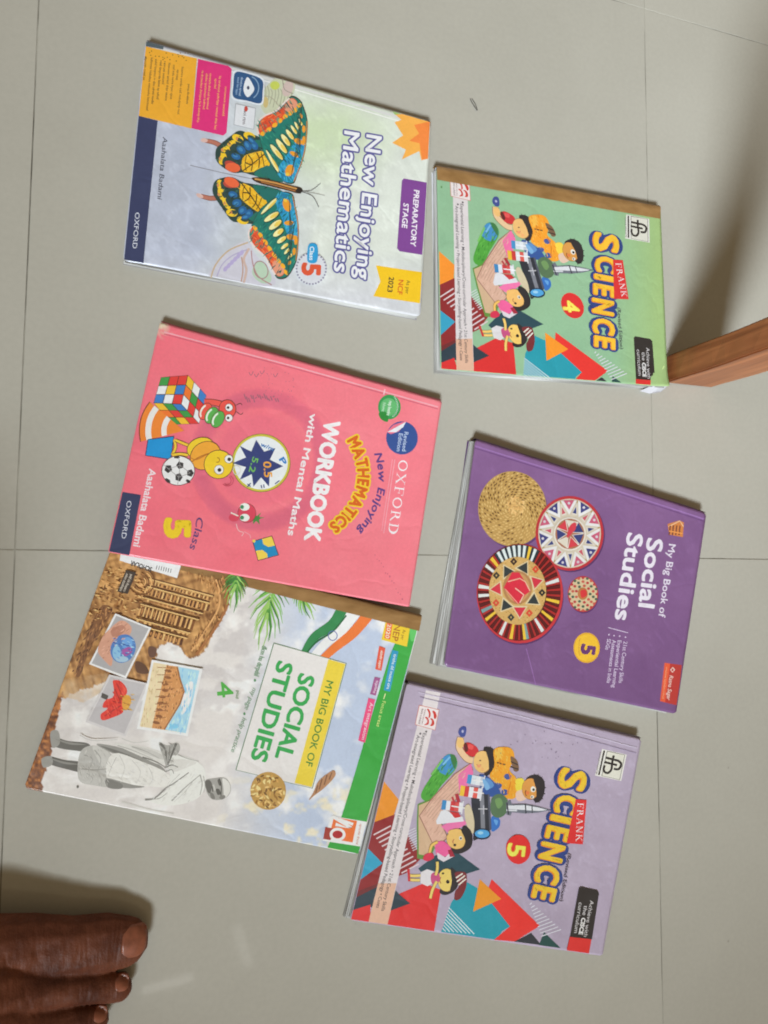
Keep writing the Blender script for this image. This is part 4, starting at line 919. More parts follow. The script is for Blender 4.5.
for (x, y, r, ry) in ((173, 492, 18, 20), (226, 476, 18, 18), (272, 511, 17, 18), (220, 530, 18, 20), (170, 545, 16, 9), (212, 440, 16, 6), (262, 548, 12, 8)): a.ell(D2, x, y, r, ry, (52, 50, 52), n=5, rot=18 * (x % 4))
for q in ([(173, 492), (226, 476)], [(226, 476), (272, 511)], [(272, 511), (220, 530)], [(220, 530), (173, 492)], [(173, 492), (150, 470)], [(226, 476), (220, 440)], [(220, 530), (215, 562)], [(226, 476), (220, 530)]): a.line(D2, q, 2.5, (150, 148, 148))
a.done()
a = Art(b2, 'strawberry_print', 'pink strawberry with eyes'); a.blob(D2, [(565, 690), (572, 705), (592, 690), (584, 708), (606, 712), (584, 720), (586, 742), (570, 728), (556, 740), (560, 700)], (70, 130, 66)); a.ell(D2, 528, 692, 42, 44, OUT); a.ell(D2, 528, 692, 40, 42, (206, 66, 88)); a.ell(D2, 470, 712, 24, 18, (206, 70, 92)); a.line(D2, [(490, 705), (455, 690)], 6, (222, 210, 200))
for y in (664, 712): a.ell(D2, 518, y, 22, 17, (224, 228, 222)); a.ell(D2, 506, y, 9, 9, (60, 130, 90))
a.line(D2, curve([(480, 740), (490, 770), (512, 780), (505, 795)]), 3, (226, 190, 190)); a.line(D2, curve([(515, 775), (540, 790), (545, 805)]), 3, (226, 160, 170)); a.done()
a = Art(b2, 'jigsaw_print', 'blue and yellow square'); a.poly(D2, [(552, 818), (642, 793), (673, 882), (578, 908)], OUT); a.poly(D2, [(556, 820), (640, 797), (669, 880), (580, 904)], (26, 132, 184)); a.poly(D2, [(597, 809), (640, 797), (655, 838), (625, 845), (602, 832)], (240, 200, 80)); a.poly(D2, [(568, 862), (598, 858), (620, 875), (622, 892), (580, 904)], (240, 200, 80)); a.ell(D2, 560, 818, 7, 7, (240, 200, 80)); a.done()
a = Art(b2, 'class_lettering'); a.text(D2, '5', (162, 712), (160, 806), 106, (242, 196, 40), bold=.055, outline=[(.012, (200, 140, 40))]); a.text(D2, 'Class', (300, 708), (268, 850), 32, (84, 62, 112), bold=.012, shear=.15, bend=6); a.done()
a = Art(b2, 'navy_label'); a.poly(C3, [(85, 743), (168, 757), (120, 1004), (28, 990)], (50, 58, 92)); a.text(C3, 'OXFORD', (111, 780), (87, 934), 19, (206, 208, 220)); a.done()
a = Art(b2, 'author_lettering'); a.text(C3, 'Aashalata Badami', (202, 648), (136, 966), 29, (230, 214, 220), bold=.022); a.done()
a = Art(b2, 'title_lettering'); a.text(C4, 'WORKBOOK', (264, 240), (180, 728), 60, (232, 226, 228), bold=.045); a.text(C4, 'with Mental Maths', (204, 214), (112, 708), 27, (230, 222, 224), bold=.028)
def arc_text(crop, txt, P0, P1, P2, h, color, **kw):
    def bz(t): return tuple((1 - t) ** 2 * P0[i] + 2 * t * (1 - t) * P1[i] + t * t * P2[i] for i in (0, 1))
    ws = [(glyphs(ch, 0)[3] - glyphs(ch, 0)[2] if ch != ' ' else .3) + .09 for ch in txt]; tot = sum(ws); acc = 0
    pl = [bz(i / 200) for i in range(201)]; cum = [0]
    for i in range(200): cum.append(cum[-1] + math.hypot(pl[i + 1][0] - pl[i][0], pl[i + 1][1] - pl[i][1]))
    def at(f):
        d = f * cum[-1]
        for i in range(200):
            if cum[i + 1] >= d: return pl[i]
        return pl[-1]
    for ch, w in zip(txt, ws):
        if ch != ' ': a.text(crop, ch, at((acc + .015) / tot), at((acc + w - .02) / tot), h, color, **kw)
        acc += w
arc_text(C4, 'MATHEMATICS', (352, 326), (470, 520), (276, 668), 44, (206, 96, 34), bold=.045, outline=[(.10, (244, 192, 50))]); a.done()
a = Art(b2, 'series_lettering'); arc_text(C4, 'New Enjoying', (462, 378), (520, 540), (392, 690), 29, (88, 60, 126), bold=.03, shear=.2)
a.text(C4, 'OXFORD', (562, 402), (517, 702), 38, (236, 222, 226), serif=True); a.line(C4, [(545, 402), (500, 700)], 1.8, (238, 180, 190)); a.line(C4, [(535, 402), (492, 690)], 1.5, (238, 170, 182)); a.done()
a = Art(b2, 'green_badge'); a.ell(C4, 523, 190, 46, 50, (52, 146, 82)); a.ell(C4, 520, 190, 34, 36, (96, 176, 110)); a.blob(C4, [(480, 215), (505, 208), (518, 232), (515, 250), (490, 240)], (40, 130, 56)); a.scribble(C4, (522, 165), (512, 222), 15, (214, 232, 216)); a.scribble(C4, (498, 172), (492, 208), 12, (190, 220, 196)); arc_text(C4, 'ooooooo', (540, 148), (572, 200), (532, 228), 9, (206, 228, 210)); a.done()
a = Art(b2, 'blue_badge'); a.ell(C4, 574, 315, 64, 67, (48, 78, 142), n=30); a.poly(C4, [(512, 290), (528, 300), (562, 288), (590, 252), (598, 244), (540, 262)], (222, 110, 134)); a.poly(C4, [(515, 291), (590, 250), (578, 272), (550, 292)], (220, 222, 228)); a.text(C4, 'Revised', (584, 290), (574, 368), 16, (186, 202, 228), bold=.01); a.text(C4, 'Edition', (562, 296), (552, 368), 16, (186, 202, 228), bold=.01); a.done()
a = Art(b2, 'pencil_marks'); 
for (x, y) in ((610, 255), (632, 262), (655, 250), (710, 262)): a.line(C3, curve([(x, y), (x + 8, y + 12), (x + 18, y - 4)]), 2.5, (160, 100, 116))
for i in range(16): a.line(C3, [(590 + i * 9, 350 + random.uniform(-8, 14)), (597 + i * 9, 362 + random.uniform(-10, 20))], 4, (150, 96, 112))
for i in range(14): a.ell(C4, 465 + i * 8.5, 790 + i * 13 + random.uniform(-8, 8), random.uniform(2, 4), random.uniform(2, 5), (196, 96, 116), n=7)
for i in range(40): a.ell(C4, random.uniform(0, 140), random.uniform(30, 150), 2, 2.4, (196, 104, 122), n=6)
a.done(kind='stuff')

# ================================================================== book 5: purple social studies
b5 = Book([(475.5, 439), (706.5, 513), (676, 714), (444, 666)], 0.011,
          'purple social studies book with four woven basket discs on its cover', (120, 78, 146), seed=5, warp=.0003)
def col5(x, y):
    n = fbm(x / 40, y / 40, 5); c = mixc((114, 78, 126), (138, 100, 148), n * .7 + .15 - (y - 560) / 500)
    sc = np.abs(fbm(x / 30, y / 50, 55) - .5); c = mixc(c, (160, 120, 178), np.clip(.010 - sc, 0, 1) * 22)
    return c
build_body(b5, col5, grid=3.0, r=3.0, fan=(-.0085, -.0008), spine_color=(92, 60, 110))
C9 = Crop(425, 430, 3.935); C10 = Crop(560, 460, 3.94); D5 = Crop(470, 465, 5.486)
a = Art(b5, 'crease_line'); a.line(PX, [(475, 446), (590, 482), (704, 519)], 1.3, (150, 112, 172)); a.line(PX, [(474.5, 448), (590, 484), (703.5, 521)], .8, (104, 66, 124)); a.line(C9, [(398, 860), (415, 920), (436, 1005)], 3, (150, 108, 170)); a.done(kind='stuff')
rr = random.Random(9)
a = Art(b5, 'straw_basket_print', 'plain straw basket disc'); a.ell(D5, 240, 252, 186, 205, (92, 58, 112), n=44); a.ell(D5, 232, 240, 188, 206, (186, 148, 86), n=44)
for k in range(1, 14):
    f = k / 13.6; rx, ry = 188 * f, 206 * f; m = int(8 + 46 * f)
    for i in range(m):
        t = (i + rr.uniform(-.25, .25) + .5 * (k % 2)) * 2 * math.pi / m
        wet = rr.random(); c = (104, 74, 38) if wet < (.55 if f > .35 else .2) else (214, 180, 116)
        if t % 6.28 > .4 and t % 6.28 < 2.6 and c[0] < 150 and rr.random() < .6: c = (206, 168, 104)
        a.ell(D5, 236 - 4 * f + rx * math.cos(t), 236 + 4 * f + ry * math.sin(t), 8.0, 3.8, c, rot=math.degrees(t) + 62, n=6)
for i in range(70):
    t, r = rr.uniform(0, 6.28), 52 * math.sqrt(rr.random()); a.ell(D5, 252 + r * math.cos(t), 224 + r * math.sin(t), 9, 5, rr.choice(((226, 184, 118), (218, 172, 104), (232, 192, 128), (196, 152, 92))), rot=rr.uniform(0, 180), n=6)
a.done()
a = Art(b5, 'red_rim_basket_print', 'red rimmed basket disc with navy triangles'); a.ell(D5, 552, 382, 188, 206, (84, 50, 98), n=44); a.ell(D5, 546, 375, 187, 205, (184, 48, 58), n=48); a.ell(D5, 546, 375, 172, 190, (204, 192, 172), n=48)
def rad(cx, cy, rx, ry, t, f): return (cx + rx * f * math.cos(t), cy + ry * f * math.sin(t))
n = 11
for i in range(n):
    t = (i + .2) * 2 * math.pi / n; w = .20; P = lambda tt, f: rad(546, 375, 172, 190, tt, f)
    a.poly(D5, [P(t - w * 1.35, .98), P(t, .54), P(t + w * 1.35, .98)], (222, 220, 220)); a.poly(D5, [P(t - w * .9, .97), P(t, .68), P(t + w * .9, .97)], (58, 60, 122) if i % 2 else (196, 90, 120)); a.ell(D5, *P(t, .87), 8, 8, (206, 200, 206), n=6)
    t2 = t + math.pi / n; a.poly(D5, [P(t2 - w * .75, .56), P(t2, .90), P(t2 + w * .75, .56)], (214, 206, 196)); a.poly(D5, [P(t2 - w * .5, .60), P(t2, .80), P(t2 + w * .5, .60)], (196, 84, 100) if i % 2 else (48, 60, 122)); a.line(D5, [P(t2, .9), P(t2, .98)], 7, (178, 150, 96))
a.ell(D5, 546, 378, 88, 92, (222, 216, 206)); a.ell(D5, 546, 378, 80, 84, (168, 112, 84))
for i in range(7):
    t = i * 2 * math.pi / 7 + .4; P = lambda tt, f: rad(546, 378, 80, 84, tt, f); a.poly(D5, [P(t - .42, .95), P(t, .2), P(t + .42, .95)], ((54, 62, 118), (206, 62, 74), (214, 206, 190))[i % 3]); a.line(D5, [P(t - .42, .95), P(t, .2), P(t + .42, .95)], 5, (218, 214, 206))
a.blob(D5, [(540, 345), (560, 320), (580, 318), (578, 350), (560, 372), (530, 400)], (206, 60, 76)); a.done()
a = Art(b5, 'striped_basket_print', 'large basket disc with a striped red border'); a.ell(D5, 276, 714, 236, 272, (84, 48, 96), n=48); a.ell(D5, 272, 706, 237, 272, (196, 54, 62), n=48); a.ell(D5, 268, 700, 228, 264, (70, 24, 26), n=48)
n = 92
for i in range(n):
    t = i * 2 * math.pi / n; d = math.degrees(t) % 360
    if 232 < d < 300: c = (216, 226, 226) if i % 2 else (40, 56, 66)
    else: c = (170, 42, 42) if i % 2 else (92, 24, 28)
    if i in (3, 21, 26, 58, 9, 37, 73): c = (232, 190, 62)
    if i in (88, 14, 30, 45, 48, 55): c = (218, 220, 218)
    if i in (20, 40): c = (120, 156, 160)
    dt = math.pi / n * (.72 if i % 2 else .8) * (1.5 if c[1] > 150 else 1); P = lambda tt, f: rad(268, 700, 228, 264, tt, f)
    a.poly(D5, [P(t - dt, .985), P(t + dt, .985), P(t + dt, .66), P(t - dt, .66)], c)
a.ell(D5, 258, 690, 157, 186, (206, 166, 100), n=44)
for k in range(1, 12):
    f = .35 + .62 * k / 11; m = int(60 * f)
    for i in range(m):
        if rr.random() < .5: continue
        t = (i + rr.random()) * 2 * math.pi / m; a.ell(D5, *rad(258, 690, 157, 186, t, f), 4.6, 2.2, (160, 116, 60) if rr.random() < .6 else (226, 190, 128), rot=math.degrees(t) + 90, n=5)
for (x, y, an, c) in ((200, 580, -120, 0), (295, 560, -60, 0), (365, 640, -15, 1), (350, 745, 35, 0), (270, 805, 90, 1), (190, 775, 130, 0), (140, 680, 175, 1)):
    t = math.radians(an); dx, dy = math.cos(t), math.sin(t); px, py = -dy, dx
    tri = lambda s: [(x + dx * 34 * s, y + dy * 34 * s), (x - dx * 26 * s + px * 36 * s, y - dy * 26 * s + py * 36 * s), (x - dx * 26 * s - px * 36 * s, y - dy * 26 * s - py * 36 * s)]
    a.poly(D5, tri(1.25), (214, 196, 156)); a.poly(D5, tri(.92), (206, 50, 70) if c else (48, 56, 58))
for (x, y, c) in ((237, 530, (60, 36, 34)), (357, 572, (214, 70, 50)), (392, 700, (40, 40, 42)), (322, 812, (214, 74, 54)), (222, 835, (50, 56, 56)), (140, 756, (206, 74, 54)), (142, 606, (56, 50, 44))): a.poly(D5, [(x - 20, y), (x, y - 22), (x + 20, y), (x, y + 22)], c); a.ell(D5, x, y, 5, 6, (190, 160, 100), n=6)
a.ell(D5, 258, 672, 80, 92, (176, 128, 82)); a.ell(D5, 258, 672, 66, 80, (196, 150, 96)); a.poly(D5, [(182, 672), (228, 588), (268, 590), (330, 690), (300, 712), (262, 764), (240, 748)], (212, 44, 66)); a.line(D5, [(205, 640), (270, 622), (300, 640), (326, 690)], 6, (226, 176, 150)); a.line(D5, [(245, 675), (292, 712), (270, 755)], 6, (232, 190, 170)); a.line(D5, [(190, 680), (262, 762)], 5, (226, 150, 130)); a.done()
a = Art(b5, 'small_basket_print', 'small red and cream basket disc'); a.ell(D5, 624, 716, 82, 98, (86, 54, 104), n=36); a.ell(D5, 620, 708, 84, 99, (178, 50, 58), n=36); a.ell(D5, 620, 708, 78, 92, (208, 188, 150), n=36)
for k, (f, m) in enumerate(((.97, 20), (.74, 14), (.5, 9))):
    for i in range(m):
        t = (i + .5 * k) * 2 * math.pi / m; a.ell(D5, *rad(620, 708, 78, 92, t, f), 9, 8, ((184, 56, 62), (70, 96, 80), (196, 84, 74))[(k + i) % 3], n=6)
a.ell(D5, 618, 706, 28, 34, (186, 120, 70)); a.blob(D5, [(606, 690), (634, 685), (640, 715), (612, 728)], (210, 56, 60)); a.done()
a = Art(b5, 'class_badge'); a.ell(C10, 105, 740, 52, 60, (226, 170, 50), n=32); a.ell(C10, 105, 740, 47, 54, (240, 190, 54), n=32); a.text(C10, '5', (88, 723), (82, 764), 52, (104, 56, 110), bold=.05); arc_text(C10, 'oooooo', (80, 770), (72, 735), (82, 700), 7, (190, 130, 60)); a.done()
a = Art(b5, 'title_lettering'); a.text(C10, 'Social', (346, 305), (310, 578), 60, (228, 222, 234), bold=.030); a.text(C10, 'Studies', (268, 284), (216, 628), 60, (228, 222, 234), bold=.030); a.text(C10, 'My Big Book of', (430, 330), (388, 618), 26, (222, 214, 230), bold=.015); a.done()
a = Art(b5, 'feature_lettering'); a.line(C10, [(190, 660), (268, 681)], 3, (206, 190, 216))
for txt, p, q in (('21st Century Skills', (251, 714), (231, 878)), ('Experiential Learning', (228, 710), (204, 896)), ('Assessments in India', (206, 708), (184, 878)), ('SDGs', (186, 704), (178, 746))):
    a.text(C10, txt, p, q, 15, (210, 194, 220), bold=.012); a.ell(C10, p[0] + 7, p[1] - 16, 3.4, 3.4, (210, 194, 220), n=7)
a.done()
a = Art(b5, 'publisher_label'); a.poly(C10, [(412, 799), (480, 808), (462, 967), (394, 950)], (186, 58, 54)); a.poly(C10, [(412, 799), (434, 802), (414, 955), (394, 950)], (228, 92, 60)); a.text(C10, 'Ratna Sagar', (432, 848), (420, 944), 15, (232, 206, 196), shear=.2, bold=.01); a.poly(C10, [(445, 815), (454, 827), (442, 838), (434, 826)], (232, 200, 190)); a.poly(C10, [(444, 821), (449, 827), (443, 833), (438, 827)], (186, 58, 54)); a.scribble(C10, (417, 815), (402, 940), 9, (240, 160, 120)); a.done()
a = Art(b5, 'hut_emblem', 'small orange hut emblem'); a.poly(C10, [(424, 252), (470, 238), (488, 246), (484, 304), (430, 294)], (206, 128, 70)); a.line(C10, [(428, 262), (472, 240), (486, 262)], 5, (226, 180, 140))
for i in range(4): a.line(C10, [(434 + i * 13, 258), (430 + i * 13, 296)], 5, (116, 66, 54))
a.line(C10, [(430, 280), (484, 290)], 5, (230, 150, 80)); a.done()

# ================================================================== books 6 and 4: two science books of one series
HM = np.array([[1.13311405, 0.405336357, -222.273451], [-0.0136667915, 1.15605656, -596.176403], [6.54095011e-05, 2.40761331e-04, 1.0]])
def to_green(p):
    q = HM @ np.array([p[0], p[1], 1.0]); return (q[0] / q[2], q[1] / q[2])
C7 = Crop(340, 680, 3.9375); C8 = Crop(480, 700, 3.941); D4 = Crop(400, 725, 4.8)
SK = (232, 184, 116); HAIR = (46, 42, 46)
def science(b, number, paper, logo_shift=True):
    global a
    RED, ORG, TEAL, DARK, MAR = (214, 48, 50), (238, 142, 46), (34, 150, 168), (44, 62, 74), (140, 42, 46)
    a = Art(b, 'geometric_print', 'coloured triangles along the open edge')
    a.poly(C7, [(170, 395), (232, 472), (212, 532), (128, 566)], ORG); a.poly(C7, [(135, 560), (218, 528), (322, 700), (262, 760), (64, 836), (90, 690)], MAR)
    a.poly(C7, [(104, 656), (168, 722), (72, 792)], (52, 156, 190)); a.poly(C7, [(60, 836), (190, 785), (180, 812), (50, 872)], (112, 44, 48)); a.poly(C7, [(44, 910), (52, 862), (190, 792), (276, 880), (180, 915), (110, 890)], DARK)
    a.poly(C7, [(38, 925), (44, 908), (120, 884), (120, 960), (36, 950)], RED); a.poly(C7, [(172, 962), (188, 912), (276, 880), (232, 842), (330, 800), (398, 826), (370, 992)], RED); a.poly(C7, [(195, 800), (260, 770), (300, 800), (232, 842)], paper)
    a.poly(C7, [(376, 690), (455, 674), (552, 746), (470, 772), (350, 800), (308, 742)], (40, 72, 84))
    a.poly(C7, [(438, 876), (500, 796), (560, 830), (660, 945), (620, 1024), (398, 992)], TEAL); a.poly(C8, [(-5, 800), (40, 788), (118, 892), (40, 940), (-10, 930)], TEAL)
    a.poly(C8, [(46, 706), (236, 890), (136, 952), (55, 945), (118, 892), (22, 770)], (226, 54, 50)); a.poly(C7, [(550, 784), (634, 862), (524, 912)], (240, 146, 42))
    a.poly(C8, [(134, 952), (202, 918), (242, 966)], (48, 52, 60)); a.poly(C8, [(252, 914), (318, 978), (232, 966)], (34, 74, 72))
    for i in range(11): a.line(C7, [(132 + i * 11, 610 + i * 15), (200 + i * 11, 574 + i * 15)], 5.5, (214, 196, 200))
    for i in range(8): t = i / 8; a.line(C7, [(428 - 28 * t, 896 + 92 * t), (528 - 128 * t, 1000 - 12 * t)], 4, (206, 220, 226))
    for i in range(11): a.line(C8, [(196 + i * 4.5, 806 + i * 12.5), (204 + i * 11.5, 799 + i * 10.5)], 3.5, (214, 214, 224))
    for i in range(9): a.line(C7, [(262 + i * 3, 600 + i * 9), (298 + i * 3, 582 + i * 9)], 3.0, (206, 206, 214))
    a.done()
    a = Art(b, 'skills_strip'); a.poly(C7, [(338, 40), (396, 50), (186, 966), (112, 952)], (214, 206, 208)); a.poly(C7, [(150, 800), (222, 800), (186, 966), (112, 952)], (218, 176, 152))
    a.text(C7, 'Experiential Learning • Multidisciplinary/Cross-curricular Approach • 21st Century Skills', (327, 208), (162, 908), 13, (62, 58, 64), bold=.005)
    a.text(C7, 'Art-integrated Learning • Project-based Learning • Storytelling-based Pedagogy • Cases', (303, 216), (142, 896), 13, (62, 58, 64), bold=.005)
    a.ell(C7, 339, 203, 4, 4, INK, n=8); a.ell(C7, 316, 211, 4, 4, INK, n=8); a.done()
    a = Art(b, 'publisher_logo'); a.poly(C7, [(312, 99), (390, 117), (374, 197), (296, 175)], (224, 214, 214)); a.outline(C7, [(312, 99), (390, 117), (374, 197), (296, 175)], 3, (196, 120, 110))
    E3 = Crop(410, 700, 21.94)
    for q in ([(370, 195), (420, 215), (450, 290), (440, 370), (400, 390), (415, 300)], [(490, 235), (550, 255), (582, 330), (570, 400), (530, 410), (515, 320)], [(325, 380), (375, 375), (415, 450), (395, 540), (305, 545), (370, 500), (370, 430)], [(435, 405), (490, 410), (530, 480), (510, 560), (435, 565), (470, 520), (475, 450)]): a.blob(E3, q, (196, 56, 48), 3)
    a.scribble(C7, (322, 112), (308, 172), 9, (120, 100, 104)); a.scribble(C7, (334, 114), (320, 174), 6, (150, 120, 120)); a.done()
    a = Art(b, 'children_print', 'cartoon children around an open book and a microscope')
    # open book and slide
    a.blob(D4, [(100, 335), (160, 230), (212, 152), (250, 140), (272, 165), (268, 210), (200, 290), (140, 365)], (78, 158, 62)); a.blob(D4, [(180, 210), (212, 152), (250, 142), (270, 165), (266, 205), (225, 240)], (66, 140, 196)); a.blob(D4, [(240, 146), (262, 146), (272, 175), (260, 210)], (60, 120, 70))
    a.poly(D4, [(80, 470), (84, 380), (150, 352), (175, 570), (140, 650), (82, 640)], (96, 140, 64)); a.poly(D4, [(88, 470), (90, 385), (140, 365), (168, 560), (135, 630), (90, 620)], (202, 170, 138))
    a.poly(D4, [(90, 436), (150, 352), (262, 232), (338, 182), (352, 215), (262, 372), (200, 470), (232, 540), (168, 596)], (150, 104, 92)); a.poly(D4, [(95, 436), (153, 356), (264, 237), (334, 188), (346, 216), (258, 370), (194, 470), (226, 538), (168, 588)], (212, 172, 152))
    for i in range(5): a.line(D4, [(105 + i * 12, 430 - i * 14 + i * 20), (170 + i * 10, 345 - i * 10 + i * 20), (270 + i * 6, 245 + i * 14)], 2.5, (182, 142, 124))
    a.poly(D4, [(278, 240), (340, 184), (352, 230), (318, 300), (284, 330)], (234, 112, 164)); a.poly(D4, [(196, 486), (290, 436), (322, 472), (236, 524)], (234, 116, 168))
    # kid with the toy
    a.line(D4, curve([(290, 60), (284, 110), (320, 160), (350, 170)]), 34, (120, 80, 60)); a.line(D4, curve([(290, 60), (284, 110), (320, 160), (350, 170)]), 29, (226, 190, 150)); a.ell(D4, 290, 85, 18, 26, SK)
    a.blob(D4, [(304, 95), (330, 84), (366, 105), (376, 130), (352, 152), (315, 135)], (198, 50, 56)); a.blob(D4, [(306, 92), (320, 88), (326, 120), (312, 128)], (96, 40, 40)); a.blob(D4, [(284, 20), (300, 6), (318, 14), (312, 52), (292, 56), (280, 38)], (62, 76, 140)); a.ell(D4, 300, 30, 6, 7, (170, 170, 200))
    for k in range(8): an = -1.8 + k * .42; a.poly(D4, [(420 + 30 * math.cos(an), 172 + 56 * math.sin(an)), (420 + 52 * math.cos(an + .14), 172 + 78 * math.sin(an + .14)), (420 + 30 * math.cos(an + .34), 172 + 56 * math.sin(an + .34))], HAIR)
    a.blob(D4, [(415, 104), (446, 112), (466, 150), (460, 200), (420, 244), (404, 236), (400, 120)], HAIR); a.ell(D4, 396, 176, 44, 54, (130, 90, 60)); a.ell(D4, 394, 176, 42, 52, SK); a.blob(D4, [(410, 112), (440, 130), (446, 180), (428, 220), (424, 170)], HAIR); a.ell(D4, 384, 170, 5, 3, (90, 60, 50)); a.ring(D4, 378, 186, 12, 10, 3, (150, 80, 60), a0=20, a1=170); a.ell(D4, 394, 212, 8, 9, (236, 170, 110))
    # kid in orange
    a.blob(D4, [(450, 118), (505, 105), (540, 120), (548, 165), (525, 215), (560, 262), (556, 345), (505, 350), (486, 300), (430, 248), (452, 195)], (238, 156, 46)); a.blob(D4, [(530, 150), (560, 170), (570, 215), (548, 222), (536, 190)], (120, 92, 70))
    for q in ([(530, 175), (565, 190)], [(530, 200), (568, 212)], [(465, 180), (505, 190)]): a.line(D4, q, 6, (60, 48, 48))
    for (x, y) in ((515, 247), (504, 322), (470, 290)): a.blob(D4, [(x - 18, y), (x - 4, y - 14), (x + 18, y - 4), (x + 10, y + 12), (x - 10, y + 14)], (66, 88, 150))
    a.blob(D4, [(555, 262), (590, 258), (602, 300), (585, 322), (556, 312)], (238, 206, 74)); a.blob(D4, [(560, 318), (600, 312), (615, 345), (575, 366), (556, 350)], (222, 190, 170))
    for k in range(9): an = -1.9 + k * .42; a.poly(D4, [(652 + 30 * math.cos(an), 305 + 52 * math.sin(an)), (652 + 52 * math.cos(an + .16), 305 + 76 * math.sin(an + .16)), (652 + 30 * math.cos(an + .36), 305 + 52 * math.sin(an + .36))], HAIR)
    a.blob(D4, [(606, 256), (650, 238), (688, 262), (694, 310), (680, 356), (655, 372), (636, 350), (630, 280)], HAIR); a.ell(D4, 626, 306, 42, 52, (110, 70, 40)); a.ell(D4, 625, 306, 40, 50, (212, 148, 74)); a.blob(D4, [(640, 258), (668, 280), (670, 330), (655, 352), (652, 305)], HAIR); a.ell(D4, 638, 308, 12, 14, (226, 224, 216)); a.ell(D4, 640, 310, 6, 7, (40, 34, 36)); a.ell(D4, 634, 345, 9, 8, (226, 224, 216)); a.ell(D4, 632, 345, 4, 4, (40, 34, 36)); a.line(D4, curve([(604, 312), (600, 326), (606, 340)]), 4, (130, 60, 40))
    a.ell(D4, 378, 196, 9, 8, (236, 150, 110)); a.ell(D4, 612, 325, 8, 9, (222, 120, 70)); a.line(D4, curve([(470, 130), (480, 170), (462, 210)]), 5, (206, 120, 34)); a.line(D4, curve([(520, 225), (530, 270), (515, 330)]), 5, (206, 120, 34)); a.blob(D4, [(455, 120), (490, 112), (484, 150), (462, 170)], (246, 180, 74)); a.blob(D4, [(330, 92), (352, 100), (346, 118), (326, 110)], (222, 84, 84))
    a.hatch(D4, [(455, 120), (505, 110), (540, 125), (520, 215), (555, 262), (550, 342), (505, 346), (486, 300), (436, 246)], 60, 22, 5, 1.3, ((246, 178, 70), (222, 132, 30), (250, 190, 90)), 11, .5); a.hatch(D4, [(102, 335), (160, 232), (214, 156), (262, 200), (140, 362)], 50, 30, 5, -.95, ((96, 178, 74), (56, 130, 50)), 12); a.hatch(D4, [(98, 436), (154, 358), (266, 240), (340, 192), (258, 370), (194, 470), (222, 536), (168, 586)], 60, 34, 4, -.85, ((222, 186, 164), (194, 152, 132)), 13)
    # instruments
    a.blob(D4, [(380, 240), (420, 248), (470, 300), (480, 340), (420, 340), (384, 300)], (50, 84, 150)); a.blob(D4, [(440, 440), (478, 450), (476, 490), (440, 510)], (52, 110, 186)); a.blob(D4, [(440, 350), (480, 330), (515, 360), (510, 420), (470, 445), (436, 420)], (84, 112, 82)); a.blob(D4, [(400, 260), (430, 258), (450, 290), (420, 305)], (92, 140, 196))
    a.poly(D4, [(340, 345), (356, 332), (430, 332), (438, 500), (400, 530), (352, 540)], (44, 48, 58)); a.poly(D4, [(382, 336), (402, 334), (408, 500), (388, 508)], (122, 124, 134)); a.poly(D4, [(420, 332), (430, 332), (438, 500), (428, 508)], (80, 84, 100)); a.line(D4, [(375, 402), (418, 402)], 5, (190, 190, 196)); a.line(D4, [(400, 385), (400, 428)], 5, (180, 180, 190)); a.ell(D4, 393, 522, 42, 27, (30, 44, 66)); a.ell(D4, 393, 521, 35, 20, (78, 158, 214)); a.ell(D4, 385, 517, 14, 8, (150, 200, 230)); a.poly(D4, [(350, 540), (375, 545), (352, 556)], (50, 52, 56))
    a.blob(D4, [(310, 395), (330, 380), (345, 410), (356, 470), (350, 520), (330, 505), (312, 450)], (204, 190, 160))
    def tube(p, q, w, cols):
        dx, dy = q[0] - p[0], q[1] - p[1]; nn = len(cols)
        for i, c in enumerate(cols): a.line(D4, [(p[0] + dx * i / nn, p[1] + dy * i / nn), (p[0] + dx * (i + 1) / nn, p[1] + dy * (i + 1) / nn)], w, c)
        a.line(D4, [(q[0] - dx * .06, q[1] - dy * .06), q], w * 1.35, (214, 214, 220))
    tube((322, 258), (404, 272), 44, ((66, 142, 196), (206, 214, 222), (218, 222, 228), (190, 196, 206))); tube((288, 314), (392, 330), 50, ((228, 184, 60), (200, 60, 60), (220, 220, 226), (214, 90, 80), (216, 216, 222))); tube((200, 382), (302, 396), 46, ((60, 132, 186), (214, 218, 226), (200, 54, 58), (206, 80, 78), (220, 220, 226)))
    a.poly(D4, [(196, 412), (212, 406), (300, 440), (306, 462), (176, 476), (172, 460)], (216, 216, 222)); a.poly(D4, [(236, 414), (280, 420), (292, 440), (262, 446)], (196, 52, 58)); a.line(D4, [(270, 330), (282, 370)], 16, (170, 44, 60)); a.line(D4, [(250, 345), (262, 378)], 10, (180, 60, 70))
    for (x, y, w_) in ((345, 262, 60), (335, 318, 66), (246, 388, 64)): a.line(D4, [(x, y), (x + w_, y + 10)], 6, (232, 234, 238))
    a.blob(D4, [(455, 360), (480, 350), (492, 380), (470, 400)], (110, 146, 92)); a.blob(D4, [(395, 262), (412, 266), (430, 300), (410, 310)], (120, 170, 214)); a.blob(D4, [(450, 455), (470, 460), (462, 482)], (96, 156, 214)); a.line(D4, [(150, 240), (205, 165)], 9, (120, 190, 96)); a.line(D4, [(205, 190), (240, 152)], 9, (120, 182, 222))
